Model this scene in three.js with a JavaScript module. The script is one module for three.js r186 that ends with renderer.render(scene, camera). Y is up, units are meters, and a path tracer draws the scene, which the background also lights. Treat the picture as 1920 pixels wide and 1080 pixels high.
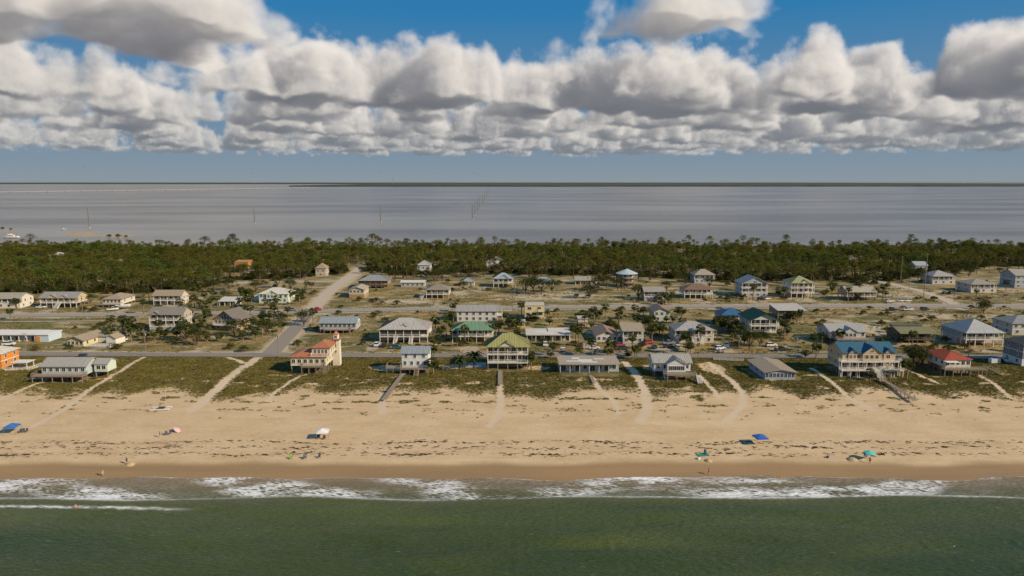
import * as THREE from 'three';
import { mergeGeometries } from 'three/addons/utils/BufferGeometryUtils.js';
import { MarchingCubes } from 'three/addons/objects/MarchingCubes.js';

// ---------------------------------------------------------------- camera, sun, exposure
const scene = new THREE.Scene();
const camera = new THREE.PerspectiveCamera(45.75, 16 / 9, 0.5, 200000);
camera.position.set(0, 70, 0);
camera.rotation.set(-Math.atan(198.5 / 1280), 0, 0);
const renderer = new THREE.WebGLRenderer({ antialias: true });
renderer.toneMapping = THREE.LinearToneMapping;
renderer.toneMappingExposure = 1.14;
renderer.shadowMap.enabled = true;
const SUN_AZ = 0.46, SUN_EL = 0.53;                      // from +x, turned a little towards the sea
const sunDir = new THREE.Vector3(Math.cos(SUN_EL) * Math.cos(SUN_AZ), Math.sin(SUN_EL), Math.cos(SUN_EL) * Math.sin(SUN_AZ));
const sun = new THREE.DirectionalLight(new THREE.Color(1.0, 0.85, 0.63), 5);
sun.position.copy(sunDir).multiplyScalar(900).add(new THREE.Vector3(0, 0, -400));
sun.target.position.set(0, 0, -400);
sun.castShadow = true;
sun.shadow.mapSize.set(4096, 4096);
Object.assign(sun.shadow.camera, { left: -600, right: 600, top: 450, bottom: -450, near: 1, far: 2400 });
scene.add(sun, sun.target);

// ---------------------------------------------------------------- noise
let seed = 12345;
const rnd = () => { seed = (seed * 1664525 + 1013904223) >>> 0; return seed / 4294967296; };
const rr = (a, b) => a + (b - a) * rnd();
const PERM = new Uint8Array(512);
{ const p = [...Array(256).keys()]; for (let i = 255; i > 0; i--) { const j = Math.floor(rnd() * (i + 1)); [p[i], p[j]] = [p[j], p[i]]; } for (let i = 0; i < 512; i++) PERM[i] = p[i & 255]; }
const GX = [], GY = []; for (let i = 0; i < 256; i++) { const a = i / 256 * Math.PI * 2 * 7; GX.push(Math.cos(a)); GY.push(Math.sin(a)); }
function noise2(x, y) {                                    // about -1 .. 1
  const xi = Math.floor(x), yi = Math.floor(y), xf = x - xi, yf = y - yi, X = xi & 255, Y = yi & 255;
  const u = xf * xf * xf * (xf * (xf * 6 - 15) + 10), v = yf * yf * yf * (yf * (yf * 6 - 15) + 10);
  const a = PERM[PERM[X] + Y], b = PERM[PERM[X + 1] + Y], c = PERM[PERM[X] + Y + 1], d = PERM[PERM[X + 1] + Y + 1];
  const n0 = GX[a] * xf + GY[a] * yf, n1 = GX[b] * (xf - 1) + GY[b] * yf, n2 = GX[c] * xf + GY[c] * (yf - 1), n3 = GX[d] * (xf - 1) + GY[d] * (yf - 1);
  return 1.5 * (n0 + u * (n1 - n0) + v * (n2 + u * (n3 - n2) - n0 - u * (n1 - n0)));
}
function fbm(x, y, o = 4) { let s = 0, a = 0.5, f = 1; for (let i = 0; i < o; i++) { s += a * noise2(x * f + i * 17.3, y * f - i * 9.1); a *= 0.5; f *= 2.03; } return s; }
const clamp = (x, a = 0, b = 1) => x < a ? a : x > b ? b : x;
const sstep = (a, b, x) => { const t = clamp((x - a) / (b - a)); return t * t * (3 - 2 * t); };
const mix = (a, b, t) => a + (b - a) * t;
const mix3 = (a, b, t) => [a[0] + (b[0] - a[0]) * t, a[1] + (b[1] - a[1]) * t, a[2] + (b[2] - a[2]) * t];

// ---------------------------------------------------------------- the sky: clear air and a field of cumulus, marched through once for every direction
function cellVolume(N, freqs) {                            // tileable cell noise, 1 at the heart of a puff
  const vol = new Float32Array(N * N * N); let amp = 1, total = 0;
  for (const fr of freqs) {
    const pts = new Float32Array(fr * fr * fr * 3); for (let i = 0; i < pts.length; i++) pts[i] = rnd();
    for (let z = 0; z < N; z++) for (let y = 0; y < N; y++) for (let x = 0; x < N; x++) {
      const px = x / N * fr, py = y / N * fr, pz = z / N * fr, ix = Math.floor(px), iy = Math.floor(py), iz = Math.floor(pz); let best = 9;
      for (let c = -1; c <= 1; c++) for (let b = -1; b <= 1; b++) for (let a = -1; a <= 1; a++) {
        const k = ((((iz + c + fr) % fr) * fr + (iy + b + fr) % fr) * fr + (ix + a + fr) % fr) * 3;
        const dx = ix + a + pts[k] - px, dy = iy + b + pts[k + 1] - py, dz = iz + c + pts[k + 2] - pz, d = dx * dx + dy * dy + dz * dz;
        if (d < best) best = d;
      }
      vol[(z * N + y) * N + x] += amp * (1 - Math.min(1, Math.sqrt(best)));
    }
    total += amp; amp *= 0.5;
  }
  for (let i = 0; i < vol.length; i++) vol[i] /= total;
  return (x, y, z) => {
    x = (x - Math.floor(x)) * N; y = (y - Math.floor(y)) * N; z = (z - Math.floor(z)) * N;
    const x0 = x | 0, y0 = y | 0, z0 = z | 0, u = x - x0, v = y - y0, w = z - z0, x1 = (x0 + 1) % N, y1 = (y0 + 1) % N, z1 = (z0 + 1) % N;
    const r = (yy, zz) => { const k = (zz * N + yy) * N; return vol[k + x0] + u * (vol[k + x1] - vol[k + x0]); };
    const a = r(y0, z0), b = r(y1, z0), c = r(y0, z1), d = r(y1, z1);
    return a + v * (b - a) + w * (c + v * (d - c) - a - v * (b - a));
  };
}
{
  const puff = cellVolume(64, [4, 8, 16]);
  const BASE = 900, W = 4096, Hh = 2048;
  // where the cumulus stand (x, distance north, radius, more or less)
  const spots = [[-200, 4900, 800, -1.2], [2650, 4700, 750, -1.2], [-1900, 6000, 500, -0.5], [-2750, 4400, 1250, 0.4], [-1350, 5300, 650, 0.5], [1200, 4450, 850, 0.5], [3350, 4700, 650, 0.4], [150, 7000, 800, -0.7], [1900, 6600, 600, -0.5], [-1300, 8600, 900, 0.4], [800, 9000, 900, 0.4], [3600, 9500, 1400, 0.35]];
  const coverRaw = (x, z) => {
    const d = Math.hypot(x, z);
    let c = 0.21 + 1.6 * fbm(x / 1600 + 3.1, z / 1600 + 8.2, 4) + 0.28 * sstep(6500, 9000, d);
    for (const [sx, sz, r, k] of spots) { const q = ((x - sx) ** 2 + (z + sz) ** 2) / (r * r); if (q < 6) c += k * Math.exp(-q); }
    return clamp(c) * (1 - sstep(24000, 29000, d));
  };
  const CN = 700, CS = 100, grid = new Float32Array(CN * CN); for (let j = 0; j < CN; j++) for (let i = 0; i < CN; i++) grid[j * CN + i] = coverRaw((i - CN / 2) * CS, (j - CN / 2) * CS);
  const cover = (x, z) => { const u = x / CS + CN / 2, v = z / CS + CN / 2, i = Math.floor(u), j = Math.floor(v); if (i < 0 || j < 0 || i >= CN - 1 || j >= CN - 1) return 0; const a = u - i, b = v - j, k = j * CN + i; return (grid[k] * (1 - a) + grid[k + 1] * a) * (1 - b) + (grid[k + CN] * (1 - a) + grid[k + CN + 1] * a) * b; };
  const density = (x, y, z, c) => {
    const top = 200 + mix(380, 820, sstep(5500, 9500, Math.hypot(x, z))) * Math.sqrt(c), h = (y - BASE - 260 * (puff(x / 1900, 0.3, z / 1900) - 0.45)) / top;
    if (h <= 0 || h >= 1) return 0;
    let d = c * sstep(0, 0.1, h) * (1 - h * h * 0.75) - (1 - puff(x / 3600, y / 2600, z / 3600)) * 0.62;
    if (d <= 0) return 0;
    d -= (1 - puff(x / 900 + 0.4, y / 800, z / 900)) * 0.24 + (1 - puff(x / 330, y / 330, z / 330)) * 0.13 + (1 - puff(x / 130, y / 130, z / 130)) * 0.05;
    return d <= 0 ? 0 : Math.min(1, d * 2.2);
  };
  const air = (y) => {                                     // clear sky by height
    const t = Math.pow(clamp(y), 0.8);
    return [mix(0.26, 0.03, Math.min(1, t * 3.3)), mix(0.31, 0.185, Math.min(1, t * 3.0)), mix(0.345, 0.44, Math.min(1, t * 2.6))];
  };
  const S = sunDir;
  function ray(dx, dy, dz, jit) {
    const sky = air(dy), out = [0, 0, 0]; let T = 1;
    if (dy > 0.012) {
      let t = (BASE - 150) / dy; const end = Math.min(2600 / dy, 32000);
      t += jit * 0.6 * Math.max(45, t * 0.0105);
      while (t < end && T > 0.02) {
        const ds = Math.max(45, t * 0.0105), x = dx * t, y = dy * t + 0, z = dz * t, c = cover(x, z);
        if (c > 0.02) {
          const d = density(x, y, z, c);
          if (d > 0) {
            let tau = 0, ls = 60;
            for (let k = 0, q = 40; k < 5; k++) { const X = x + S.x * q, Y = y + S.y * q, Z = z + S.z * q; tau += density(X, Y, Z, cover(X, Z)) * ls; q += ls * 1.2; ls *= 1.7; }
            tau *= 0.021;
            const lit = 0.62 * Math.exp(-tau) + 0.38 * Math.exp(-tau * 0.22), h = clamp((y - BASE) / 1100), amb = mix(0.125, 0.25, h);
            const r = lit * 0.98 + amb * 0.95, g = lit * 0.88 + amb * 0.88, b = lit * 0.74 + amb * 0.99;
            const a = 1 - Math.exp(-d * 0.016 * ds), fade = Math.exp(-t / 30000), hz = air(0.01);
            out[0] += T * a * mix(hz[0], r, fade); out[1] += T * a * mix(hz[1], g, fade); out[2] += T * a * mix(hz[2], b, fade);
            T *= 1 - a;
          }
          t += ds;
        } else t += ds * 1.5;
      }
    }
    return [out[0] + T * sky[0], out[1] + T * sky[1], out[2] + T * sky[2]];
  }
  const data = new Float32Array(W * Hh * 4);
  const put = (i, j, c) => { const k = (j * W + i) * 4; data[k] = c[0]; data[k + 1] = c[1]; data[k + 2] = c[2]; data[k + 3] = 1; };
  const at = (i, j) => {
    const el = ((j + 0.5) / Hh - 0.5) * Math.PI, az = ((i + 0.5) / W - 0.5) * 2 * Math.PI, cy = Math.cos(el);
    return ray(cy * Math.cos(az), Math.sin(el), cy * Math.sin(az), ((i * 7 + j * 13) % 16) / 16);
  };
  const C0 = 512, C1 = 1536, R0 = Hh / 2, R1 = R0 + 200, q = 16;
  // coarse everywhere, fine in the quarter that faces the island
  const coarse = new Map(), cell = (i, j) => { i = ((i % W) + W) % W; j = Math.min(j, Hh - q); const k = j * W + i; if (!coarse.has(k)) coarse.set(k, at(i, j)); return coarse.get(k); };
  for (let j = R0; j < Hh; j++) for (let i = 0; i < W; i++) {
    if (j < R1 && i >= C0 && i < C1) { put(i, j, at(i, j)); continue; }
    const i0 = i - i % q, j0 = j - j % q, u = (i % q) / q, v = (j % q) / q;
    put(i, j, mix3(mix3(cell(i0, j0), cell(i0 + q, j0), u), mix3(cell(i0, j0 + q), cell(i0 + q, j0 + q), u), v));
  }
  for (let j = 0; j < R0; j++) for (let i = 0; i < W; i++) put(i, j, [0.2, 0.22, 0.2]);
  const tex = new THREE.DataTexture(data, W, Hh, THREE.RGBAFormat, THREE.FloatType);
  tex.mapping = THREE.EquirectangularReflectionMapping; tex.magFilter = THREE.LinearFilter; tex.needsUpdate = true;
  scene.background = tex; scene.environment = tex; scene.backgroundIntensity = scene.environmentIntensity = 0.88;
}
console.log('sky done');

// ---------------------------------------------------------------- names, labels, helpers
const used = new Map();
const numbered = (n) => { const k = used.get(n) ?? 0; used.set(n, k + 1); return k ? n + '_' + String(k).padStart(3, '0') : n; };
const sh = (o) => { o.traverse((m) => { if (m.isMesh) { m.castShadow = true; m.receiveShadow = true; } }); return o; };
function mesh(name, geo, mat, parent) { const m = new THREE.Mesh(geo, mat); m.name = name; m.castShadow = m.receiveShadow = true; if (parent) parent.add(m); return m; }
function struct(name, geo, mat) { const m = mesh(numbered(name), geo, mat, scene); m.userData.kind = 'structure'; return m; }
function tag(o, label, category, group) { o.userData.label = label; o.userData.category = category; if (group) o.userData.group = group; return o; }
function thing(name, label, category, x, y, z, turn = 0, group) { const g = new THREE.Group(); g.name = numbered(name); g.position.set(x, y, z); g.rotation.y = turn; scene.add(g); return tag(g, label, category, group); }
const std = (r, g, b, rough = 0.85, extra = {}) => new THREE.MeshStandardMaterial({ color: new THREE.Color().setRGB(r, g, b), roughness: rough, ...extra });
const LUT = new Uint8Array(4096).map((_, i) => { const v = i / 4095; return Math.round(255 * (v <= 0.0031308 ? 12.92 * v : 1.055 * Math.pow(v, 1 / 2.4) - 0.055)); });
function texture(w, h, f, srgb = true) {                   // f(i, j) -> linear rgb
  const d = new Uint8Array(w * h * 4), enc = srgb ? (v) => LUT[(clamp(v) * 4095) | 0] : (v) => 255 * clamp(v);
  for (let j = 0; j < h; j++) for (let i = 0; i < w; i++) { const c = f(i, j), k = (j * w + i) * 4; d[k] = enc(c[0]); d[k + 1] = enc(c[1]); d[k + 2] = enc(c[2]); d[k + 3] = 255; }
  const t = new THREE.DataTexture(d, w, h); if (srgb) t.colorSpace = THREE.SRGBColorSpace;
  t.magFilter = THREE.LinearFilter; t.minFilter = THREE.LinearMipmapLinearFilter; t.generateMipmaps = true; t.wrapS = t.wrapT = THREE.RepeatWrapping; t.needsUpdate = true; return t;
}
// ---------------------------------------------------------------- lie of the land (D = metres north of the camera)
const PROF = [[0, -3], [100, -2.2], [140, -0.7], [153, 0], [163, 0.8], [200, 1.7], [216, 2.3], [228, 3.0], [246, 2.6], [262, 2.1], [300, 2.0], [720, 1.6], [752, 0], [775, -1.5], [1e6, -1.5]];
function prof(D) { for (let i = 1; i < PROF.length; i++) if (D <= PROF[i][0]) { const [a, h] = PROF[i - 1], [b, k] = PROF[i]; return h + (k - h) * (D - a) / (b - a); } return -1.5; }
const shoreWave = (x) => 1.6 * noise2(x / 38, 5.5) + 1.0 * noise2(x / 15, 2.5);
const dunes = (D) => sstep(205, 226, D) * (1 - sstep(250, 262, D));
const groundY = (x, z) => {
  const D = -z;
  return prof(D > 250 ? D : D - 0.8 * shoreWave(x) * (1 - sstep(150, 200, D))) + dunes(D) * (0.9 * fbm(x / 22, z / 14, 3)) + 0.10 * fbm(x / 5, z / 4, 2) * sstep(166, 176, D) * (1 - sstep(255, 268, D));
};
function sheet(x0, x1, z0, z1, nx, nz, yf) {                // grid in world metres, uv 0..1
  const pos = new Float32Array((nx + 1) * (nz + 1) * 3), uv = new Float32Array((nx + 1) * (nz + 1) * 2), idx = [];
  for (let j = 0, k = 0; j <= nz; j++) for (let i = 0; i <= nx; i++, k++) {
    const x = mix(x0, x1, i / nx), z = mix(z0, z1, j / nz);
    pos.set([x, yf(x, z), z], k * 3); uv.set([i / nx, j / nz], k * 2);
    if (i < nx && j < nz) idx.push(k, k + nx + 1, k + 1, k + 1, k + nx + 1, k + nx + 2);
  }
  const flip = z1 < z0; if (flip) for (let i = 0; i < idx.length; i += 3) [idx[i], idx[i + 1]] = [idx[i + 1], idx[i]];
  const g = new THREE.BufferGeometry(); g.setAttribute('position', new THREE.BufferAttribute(pos, 3)); g.setAttribute('uv', new THREE.BufferAttribute(uv, 2)); g.setIndex(idx); g.computeVertexNormals(); return g;
}
const distTo = (pts, x, z) => { let best = 1e9; for (let i = 1; i < pts.length; i++) { const [ax, az] = pts[i - 1], [bx, bz] = pts[i], dx = bx - ax, dz = bz - az, t = clamp(((x - ax) * dx + (z - az) * dz) / (dx * dx + dz * dz)); best = Math.min(best, Math.hypot(x - ax - t * dx, z - az - t * dz)); } return best; };

// sandy footpaths through the dunes: points and half width
const PATHS = [
  [[[-144.21,-260.19], [-139.73,-229.34], [-139.04,-214.61], [-136.16,-199.36], [-136.37,-185.61]], 0.8],
  [[[-99.33,-262.07], [-98.73,-242.80], [-97.61,-223.70], [-97.23,-213.59], [-96.83,-198.45]], 1.6],
  [[[-72.89,-232.93], [-75.35,-224.75], [-77.34,-215.12], [-77.16,-206.73]], 0.6],
  [[[-160.13,-224.75], [-161.66,-217.12], [-161.94,-208.65], [-164.88,-203.00]], 0.7],
  [[[-40.60,-206.73], [-38.96,-196.19]], 1.1], [[[-3.94,-221.64], [-3.63,-203.00], [-4.69,-191.83], [-6.82,-185.61]], 0.9],
  [[[27.55,-230.76], [28.88,-217.61], [31.87,-206.73], [31.93,-196.19]], 0.7],
  [[[42.82,-251.14], [43.88,-231.48], [43.55,-215.12], [41.44,-200.72], [37.12,-189.71]], 1.3],
  [[[65.36,-231.48], [66.32,-218.61], [66.00,-208.65]], 0.6], [[[74.33,-251.14], [74.70,-231.48], [75.25,-215.12], [71.39,-203.00], [61.87,-189.71]], 0.9],
  [[[109.48,-242.80], [108.40,-221.64], [107.32,-210.11], [109.74,-198.45]], 0.7], [[[143.62,-244.39], [143.44,-229.34], [144.60,-223.70]], 0.6],
  [[[164.45,-232.20], [162.15,-221.64], [159.47,-211.59]], 0.7], [[[-113.64,-262.07], [-99.31,-249.40]], 0.8],
];
const boxed = (p, w) => [Math.min(...p.map((q) => q[0])) - w, Math.max(...p.map((q) => q[0])) + w, Math.min(...p.map((q) => q[1])) - w, Math.max(...p.map((q) => q[1])) + w];
for (const q of PATHS) q.push(boxed(q[0], q[1] * 2.2 + 1));
const onPath = (x, z) => { let m = 0; for (const [p, w, b] of PATHS) { if (x < b[0] || x > b[1] || z < b[2] || z > b[3]) continue; const d = distTo(p, x, z); if (d < w * 2.2) m = Math.max(m, 1 - sstep(w * 0.7, w * 1.5 + 0.3, d + 0.5 * noise2(x / 1.3, z / 1.3))); } return m; };
// bare pads of sand and old lawn beside the beach houses: x, z, half width, half depth
const PADS = [[-43.99,-242.80, 8, 5], [73.31,-242.80, 5, 9], [51.81,-242.80, 4, 6], [8.80,-242.80, 5, 3], [-181.82,-242.80, 8, 3], [-21.64,-244.39, 6, 4]];
const padAt = (x, z) => { let m = 0; for (const [px, pz, a, b] of PADS) m = Math.max(m, 1 - sstep(0.8, 1.15, Math.hypot((x - px) / a, (z - pz) / b) + 0.2 * noise2(x / 3, z / 3))); return m; };
function vegAt(x, z) {                                     // how much the dune plants cover, 0..1
  const D = -z; if (D < 188) return 0; const e = 214 + 6 * noise2(x / 26, 1.7) + 5 * noise2(x / 8, 7.7);
  let v = sstep(e - 4, e + 6, D) * sstep(-0.30, 0.06, fbm(x / 9, z / 5, 4) + 0.18 + 0.2 * sstep(228, 240, D));
  const strag = sstep(190, 212, D) * sstep(0.16, 0.34, fbm(x / 7 + 40, z / 3.4, 4)) * 0.75;
  v = Math.max(v, strag);
  return v * (1 - onPath(x, z)) * (1 - 0.9 * padAt(x, z));
}
const BX = 235, BD0 = 128, BD1 = 268;
const beachMap = texture(2048, 1280, (i, j) => {
  const x = mix(-BX, BX, i / 2048), D = mix(BD0, BD1, j / 1280), z = -D, w = shoreWave(x);
  const n1 = fbm(x / 14, D / 8, 4), n2 = fbm(x / 1.6, D / 1.1, 3), n3 = fbm(x / 45 + 9, D / 6, 3);
  let c = mix3([0.58, 0.415, 0.235], [0.48, 0.325, 0.165], clamp(0.45 + n1 * 0.9 + n3 * 0.5));
  c = mix3(c, [0.66, 0.50, 0.30], clamp(n2 * 1.1) * 0.7); c = mix3(c, [0.44, 0.28, 0.13], clamp(fbm(x / 20 + 31, D / 2.6, 4) * 1.8 - 0.15) * 0.6);
  const foot = fbm(x / 0.75 + 3, D / 0.6, 2); c = mix3(c, [0.37, 0.26, 0.155], clamp(foot * 1.7 - 0.25) * 0.55 * sstep(164, 172, D));
  // weed thrown up in two broken lines
  for (const [d0, k] of [[167 + 1.5 * noise2(x / 20, 3), 1], [174.5 + 2.2 * noise2(x / 30, 8), 0.9], [171 + 2 * noise2(x / 16, 12), 0.6]]) {
    const b = Math.exp(-(((D - d0) / 1.5) ** 2)), s = fbm(x / 1.9 + d0, D / 0.55, 3) + 0.28 * noise2(x / 17, d0); c = mix3(c, [0.12, 0.085, 0.055], clamp((s * 2.6 + b * k - 1.3) * 3) * 0.65);
  }
  const wet = 1 - sstep(159.8 + w * 0.8, 163.8 + w * 1.1 + 0.8 * noise2(x / 6, 4), D); c = mix3(c, mix3([0.30, 0.185, 0.08], [0.25, 0.155, 0.072], clamp(0.5 + n3 * 1.5)), wet);
  const v = vegAt(x, z);
  if (v > 0.01) { const g = mix3(mix3([0.125, 0.098, 0.026], [0.065, 0.068, 0.013], clamp(0.5 + 1.6 * fbm(x / 6 + 50, D / 4, 3))), [0.24, 0.18, 0.08], clamp(0.05 + 1.5 * fbm(x / 3 + 90, D / 2, 3))); c = mix3(c, g, v * 0.93); }
  const p = D > 180 ? onPath(x, z) : 0; if (p > 0) c = mix3(c, [0.56, 0.43, 0.285], p * 0.85);
  return c;
});
const sandBump = texture(512, 512, (i, j) => { const v = 0.5 + 0.5 * fbm(i / 16, j / 12, 4); return [v, v, v]; }, false); sandBump.repeat.set(40, 13);
struct('beach', sheet(-BX, BX, -BD0, -BD1, 420, 200, groundY), new THREE.MeshStandardMaterial({ map: beachMap, bumpMap: sandBump, bumpScale: 0.12, roughness: 0.95 }));

// ---------------------------------------------------------------- roads
const ROADS = {
  beach_road: [[[-396.34,-265.48], [-204.56,-265.48], [-139.98,-264.19], [-54.89,-262.91], [29.51,-262.49], [113.45,-261.60], [200.63,-260.19], [381.89,-258.33]], 3.3],
  highway: [[[-503.20,-339.87], [-263.88,-345.50], [-191.20,-348.38], [-113.36,-356.54], [-46.30,-364.29], [41.12,-369.92], [130.08,-372.38], [285.04,-374.04], [549.90,-376.55]], 4.4],
  cross_street: [[[-96.35,-263.76], [-100.17,-298.39], [-103.33,-329.14], [-107.92,-357.30]], 3.6],
  sand_street: [[[-107.80,-358.83], [-112.68,-401.73], [-116.50,-443.95], [-118.38,-487.29], [-120.34,-523.22], [-123.74,-553.77]], 3.6],
  back_lane: [[[-190.71,-460.85], [-161.86,-465.91], [-133.14,-468.48], [-118.99,-471.08]], 2.4],
  side_lane: [[[245.68,-368.29], [253.87,-397.93], [257.45,-428.22], [255.07,-453.46], [252.86,-471.08]], 2.6],
};
for (const k in ROADS) ROADS[k].push(boxed(ROADS[k][0], 14));
const roadGap = (x, z) => { let m = 10; for (const k in ROADS) { const b = ROADS[k][2]; if (x < b[0] || x > b[1] || z < b[2] || z > b[3]) continue; m = Math.min(m, distTo(ROADS[k][0], x, z) - ROADS[k][1]); } return m; };
// ---------------------------------------------------------------- ground behind the dunes
// patches: x, z, half width m, half depth m, kind
const PATCH = [
  [25.70,-405.59, 61.04, 16, 'dune'], [-61.38,-386.96, 36.83, 10, 'dune'], [116.83,-421.81, 40.06, 12, 'dune'], [169.88,-313.04, 22.48, 15, 'dune'], [162.73,-324.02, 15.50, 10, 'dune'], [219.90,-345.50, 16.49, 9, 'dune'], [235.74,-413.55, 22.92, 14, 'dune'],
  [241.73,-341.26, 13.58, 8, 'dune'], [-33.06,-417.64, 13.22, 14, 'dune'], [-238.61,-443.95, 14.04, 14, 'dune'], [168.74,-394.21, 18.75, 8, 'dune'], [324.11,-455.90, 18.01, 16, 'dune'],
  [-54.41,-360.38, 37.23, 3.5, 'straw'], [-187.35,-300.57, 21.62, 9, 'straw'], [-184.58,-321.52, 15.38, 5, 'straw'], [-229.01,-319.05, 22.90, 8, 'green'], [-220.20,-333.09, 37.14, 4, 'green'], [-152.08,-287.92, 9.22, 5, 'straw'], [-115.21,-287.92, 9.22, 7, 'straw'], [-90.63,-282.95, 6.80, 7, 'straw'],
  [12.77,-320.28, 8.68, 7, 'green'], [33.52,-351.30, 16.76, 4, 'green'], [-32.13,-309.54, 4.45, 8, 'green'], [19.73,-273.49, 12.06, 5, 'rust'], [-74.57,-334.43, 10.65, 8, 'straw'], [48.24,-273.49, 8.77, 4, 'straw'], [78.18,-270.77, 8.69, 3.5, 'lawn'], [111.50,-267.22, 4.29, 4, 'lawn'],
  [127.47,-348.38, 13.86, 5, 'straw'], [181.00,-355.78, 50.91, 5, 'straw'], [-124.40,-463.37, 5.85, 8, 'straw'], [-88.08,-428.22, 16.94, 6, 'green'], [-231.87,-351.30, 33.52, 2.2, 'lawn'], [164.00,-268.98, 8.63, 5, 'lawn'],
  [-57.95,-278.14, 5.79, 9, 'drive'], [-49.34,-273.49, 3.29, 8, 'drive'], [31.00,-276.26, 3.32, 10, 'drive'], [61.40,-273.49, 10.96, 6, 'drive'], [87.71,-273.49, 6.14, 8, 'drive'], [108.54,-273.49, 5.70, 9, 'drive'], [170.49,-278.14, 5.79, 7, 'drive'], [191.45,-268.10, 11.83, 6, 'drive'], [-17.54,-273.49, 8.77, 7, 'drive'], [15.50,-276.26, 1.77, 9, 'drive'],
  [-248.49,-357.30, 9.66, 7, 'drive'], [-209.60,-358.83, 5.13, 8, 'drive'], [-42.58,-383.43, 4.26, 9, 'drive'], [107.89,-388.74, 10.48, 9, 'drive'], [141.17,-386.96, 12.28, 7, 'drive'], [171.87,-394.21, 11.25, 9, 'drive'], [224.03,-386.96, 10.43, 6, 'drive'], [170.35,-376.55, 5.98, 5, 'drive'], [318.43,-428.22, 16.94, 10, 'drive'], [270.38,-421.81, 6.68, 10, 'drive'], [-19.10,-439.34, 9.03, 10, 'drive'],
];
const KIND = { dune: [0.52, 0.41, 0.27], straw: [0.31, 0.21, 0.085], green: [0.12, 0.13, 0.025], lawn: [0.19, 0.16, 0.04], rust: [0.26, 0.145, 0.06], drive: [0.42, 0.32, 0.21] };
const FX = 760, FD0 = 267.5, FD1 = 450, GD1 = 800;
const forestEdge = [[-445.29,-413.55], [-317.36,-417.64], [-261.16,-417.64], [-233.66,-421.81], [-196.48,-428.22], [-200.80,-471.08], [-153.75,-487.29], [-128.02,-507.64], [-107.80,-526.45], [-78.64,-498.72], [-24.29,-513.76], [15.82,-501.66], [75.14,-501.66], [124.74,-479.05], [151.63,-468.48], [183.20,-473.71], [215.46,-479.05], [244.88,-455.90], [286.03,-490.10], [348.33,-533.03], [400.84,-553.77], [441.31,-561.04], [635.48,-561.04]];
const edgeAt = (x) => { for (let i = 1; i < forestEdge.length; i++) { const [ax, az] = forestEdge[i - 1], [bx, bz] = forestEdge[i]; if (x >= Math.min(ax, bx) && x <= Math.max(ax, bx)) return -mix(az, bz, (x - ax) / (bx - ax || 1)); } return x < 0 ? 430 : 600; };
function landColor(x, z) {
  const D = -z, rg = roadGap(x, z), n1 = fbm(x / 34, z / 18, 4), n2 = fbm(x / 6, z / 4, 4), n3 = fbm(x / 1.8, z / 1.4, 2);
  let c = mix3([0.13, 0.103, 0.026], [0.32, 0.205, 0.07], clamp(0.42 + n1 * 1.7 + n2 * 0.9));
  c = mix3(c, [0.080, 0.094, 0.016], clamp(n2 * 2.0 + 1.2 * fbm(x / 40 + 7, z / 24, 2)) * 0.9);
  c = mix3(c, [0.44, 0.345, 0.225], clamp(3.0 * fbm(x / 15 + 70, z / 7, 4) - 0.22) * 0.9);
  for (const [px, pz, a, b, k] of PATCH) {
    const qx = (x - px) / a * 2, qz = (z - pz) / b; if (Math.abs(qx) > 1.6 || Math.abs(qz) > 1.6) continue;
    const q = Math.hypot(qx, qz), m = 1 - sstep(k === 'drive' ? 0.82 : 0.5, k === 'drive' ? 0.98 : 1.2, q + (k === 'drive' ? 0.1 : 0.45) * n2);
    let t = KIND[k]; if (k === 'dune') t = mix3(t, [0.13, 0.11, 0.045], clamp(fbm(x / 4 + 20, z / 2, 4) * 2.6 - 0.1) * 0.9);
    c = mix3(c, mix3(t, [t[0] * 0.7, t[1] * 0.72, t[2] * 0.7], clamp(0.3 + n3)), m * 0.92);
  }
  c = mix3(c, [c[0] * 0.72, c[1] * 0.72, c[2] * 0.7], clamp(n3 * 0.8));
  c = mix3(c, [0.46, 0.355, 0.225], (1 - sstep(0.6, 4.6 + 3 * n2, rg)) * 0.85);
  return c;
}
const nearMap = texture(2048, 1024, (i, j) => landColor(mix(-330, 330, i / 2048), -mix(FD0, FD1, j / 1024)));
const farMap = texture(512, 256, (i, j) => landColor(mix(-FX, FX, i / 512), -mix(FD1, GD1, j / 256)));
const sideMap = texture(256, 128, (i, j) => landColor(mix(330, FX, i / 256), -mix(FD0, FD1, j / 128)));
const sideMap2 = texture(256, 128, (i, j) => landColor(mix(-FX, -330, i / 256), -mix(FD0, FD1, j / 128)));
const soil = (t) => new THREE.MeshStandardMaterial({ map: t, roughness: 0.97 });
const rough = (x, z) => groundY(x, z) + 0.18 * fbm(x / 9, z / 7, 3) * sstep(1.5, 6, roadGap(x, z)) * sstep(268, 280, -z);
struct('ground', sheet(-330, 330, -FD0, -FD1, 264, 110, rough), soil(nearMap));
struct('ground', sheet(330, FX, -FD0, -FD1, 80, 60, rough), soil(sideMap));
struct('ground', sheet(-FX, -330, -FD0, -FD1, 80, 60, rough), soil(sideMap2));
struct('forest_floor', sheet(-FX, FX, -FD1, -GD1, 200, 60, rough), soil(farMap));
const farSand = std(0.40, 0.31, 0.2, 0.95), farSoil = std(0.16, 0.13, 0.055, 0.97);
for (const s of [-1, 1]) { struct('beach', sheet(s * BX, s * 1500, -BD0, -222, 60, 30, groundY), farSand); struct('ground', sheet(s * BX, s * 1500, -222, -FD0, 60, 10, groundY), farSoil); struct('ground', sheet(s * FX, s * 1500, -FD0, -GD1, 30, 40, groundY), farSoil); }

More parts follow.
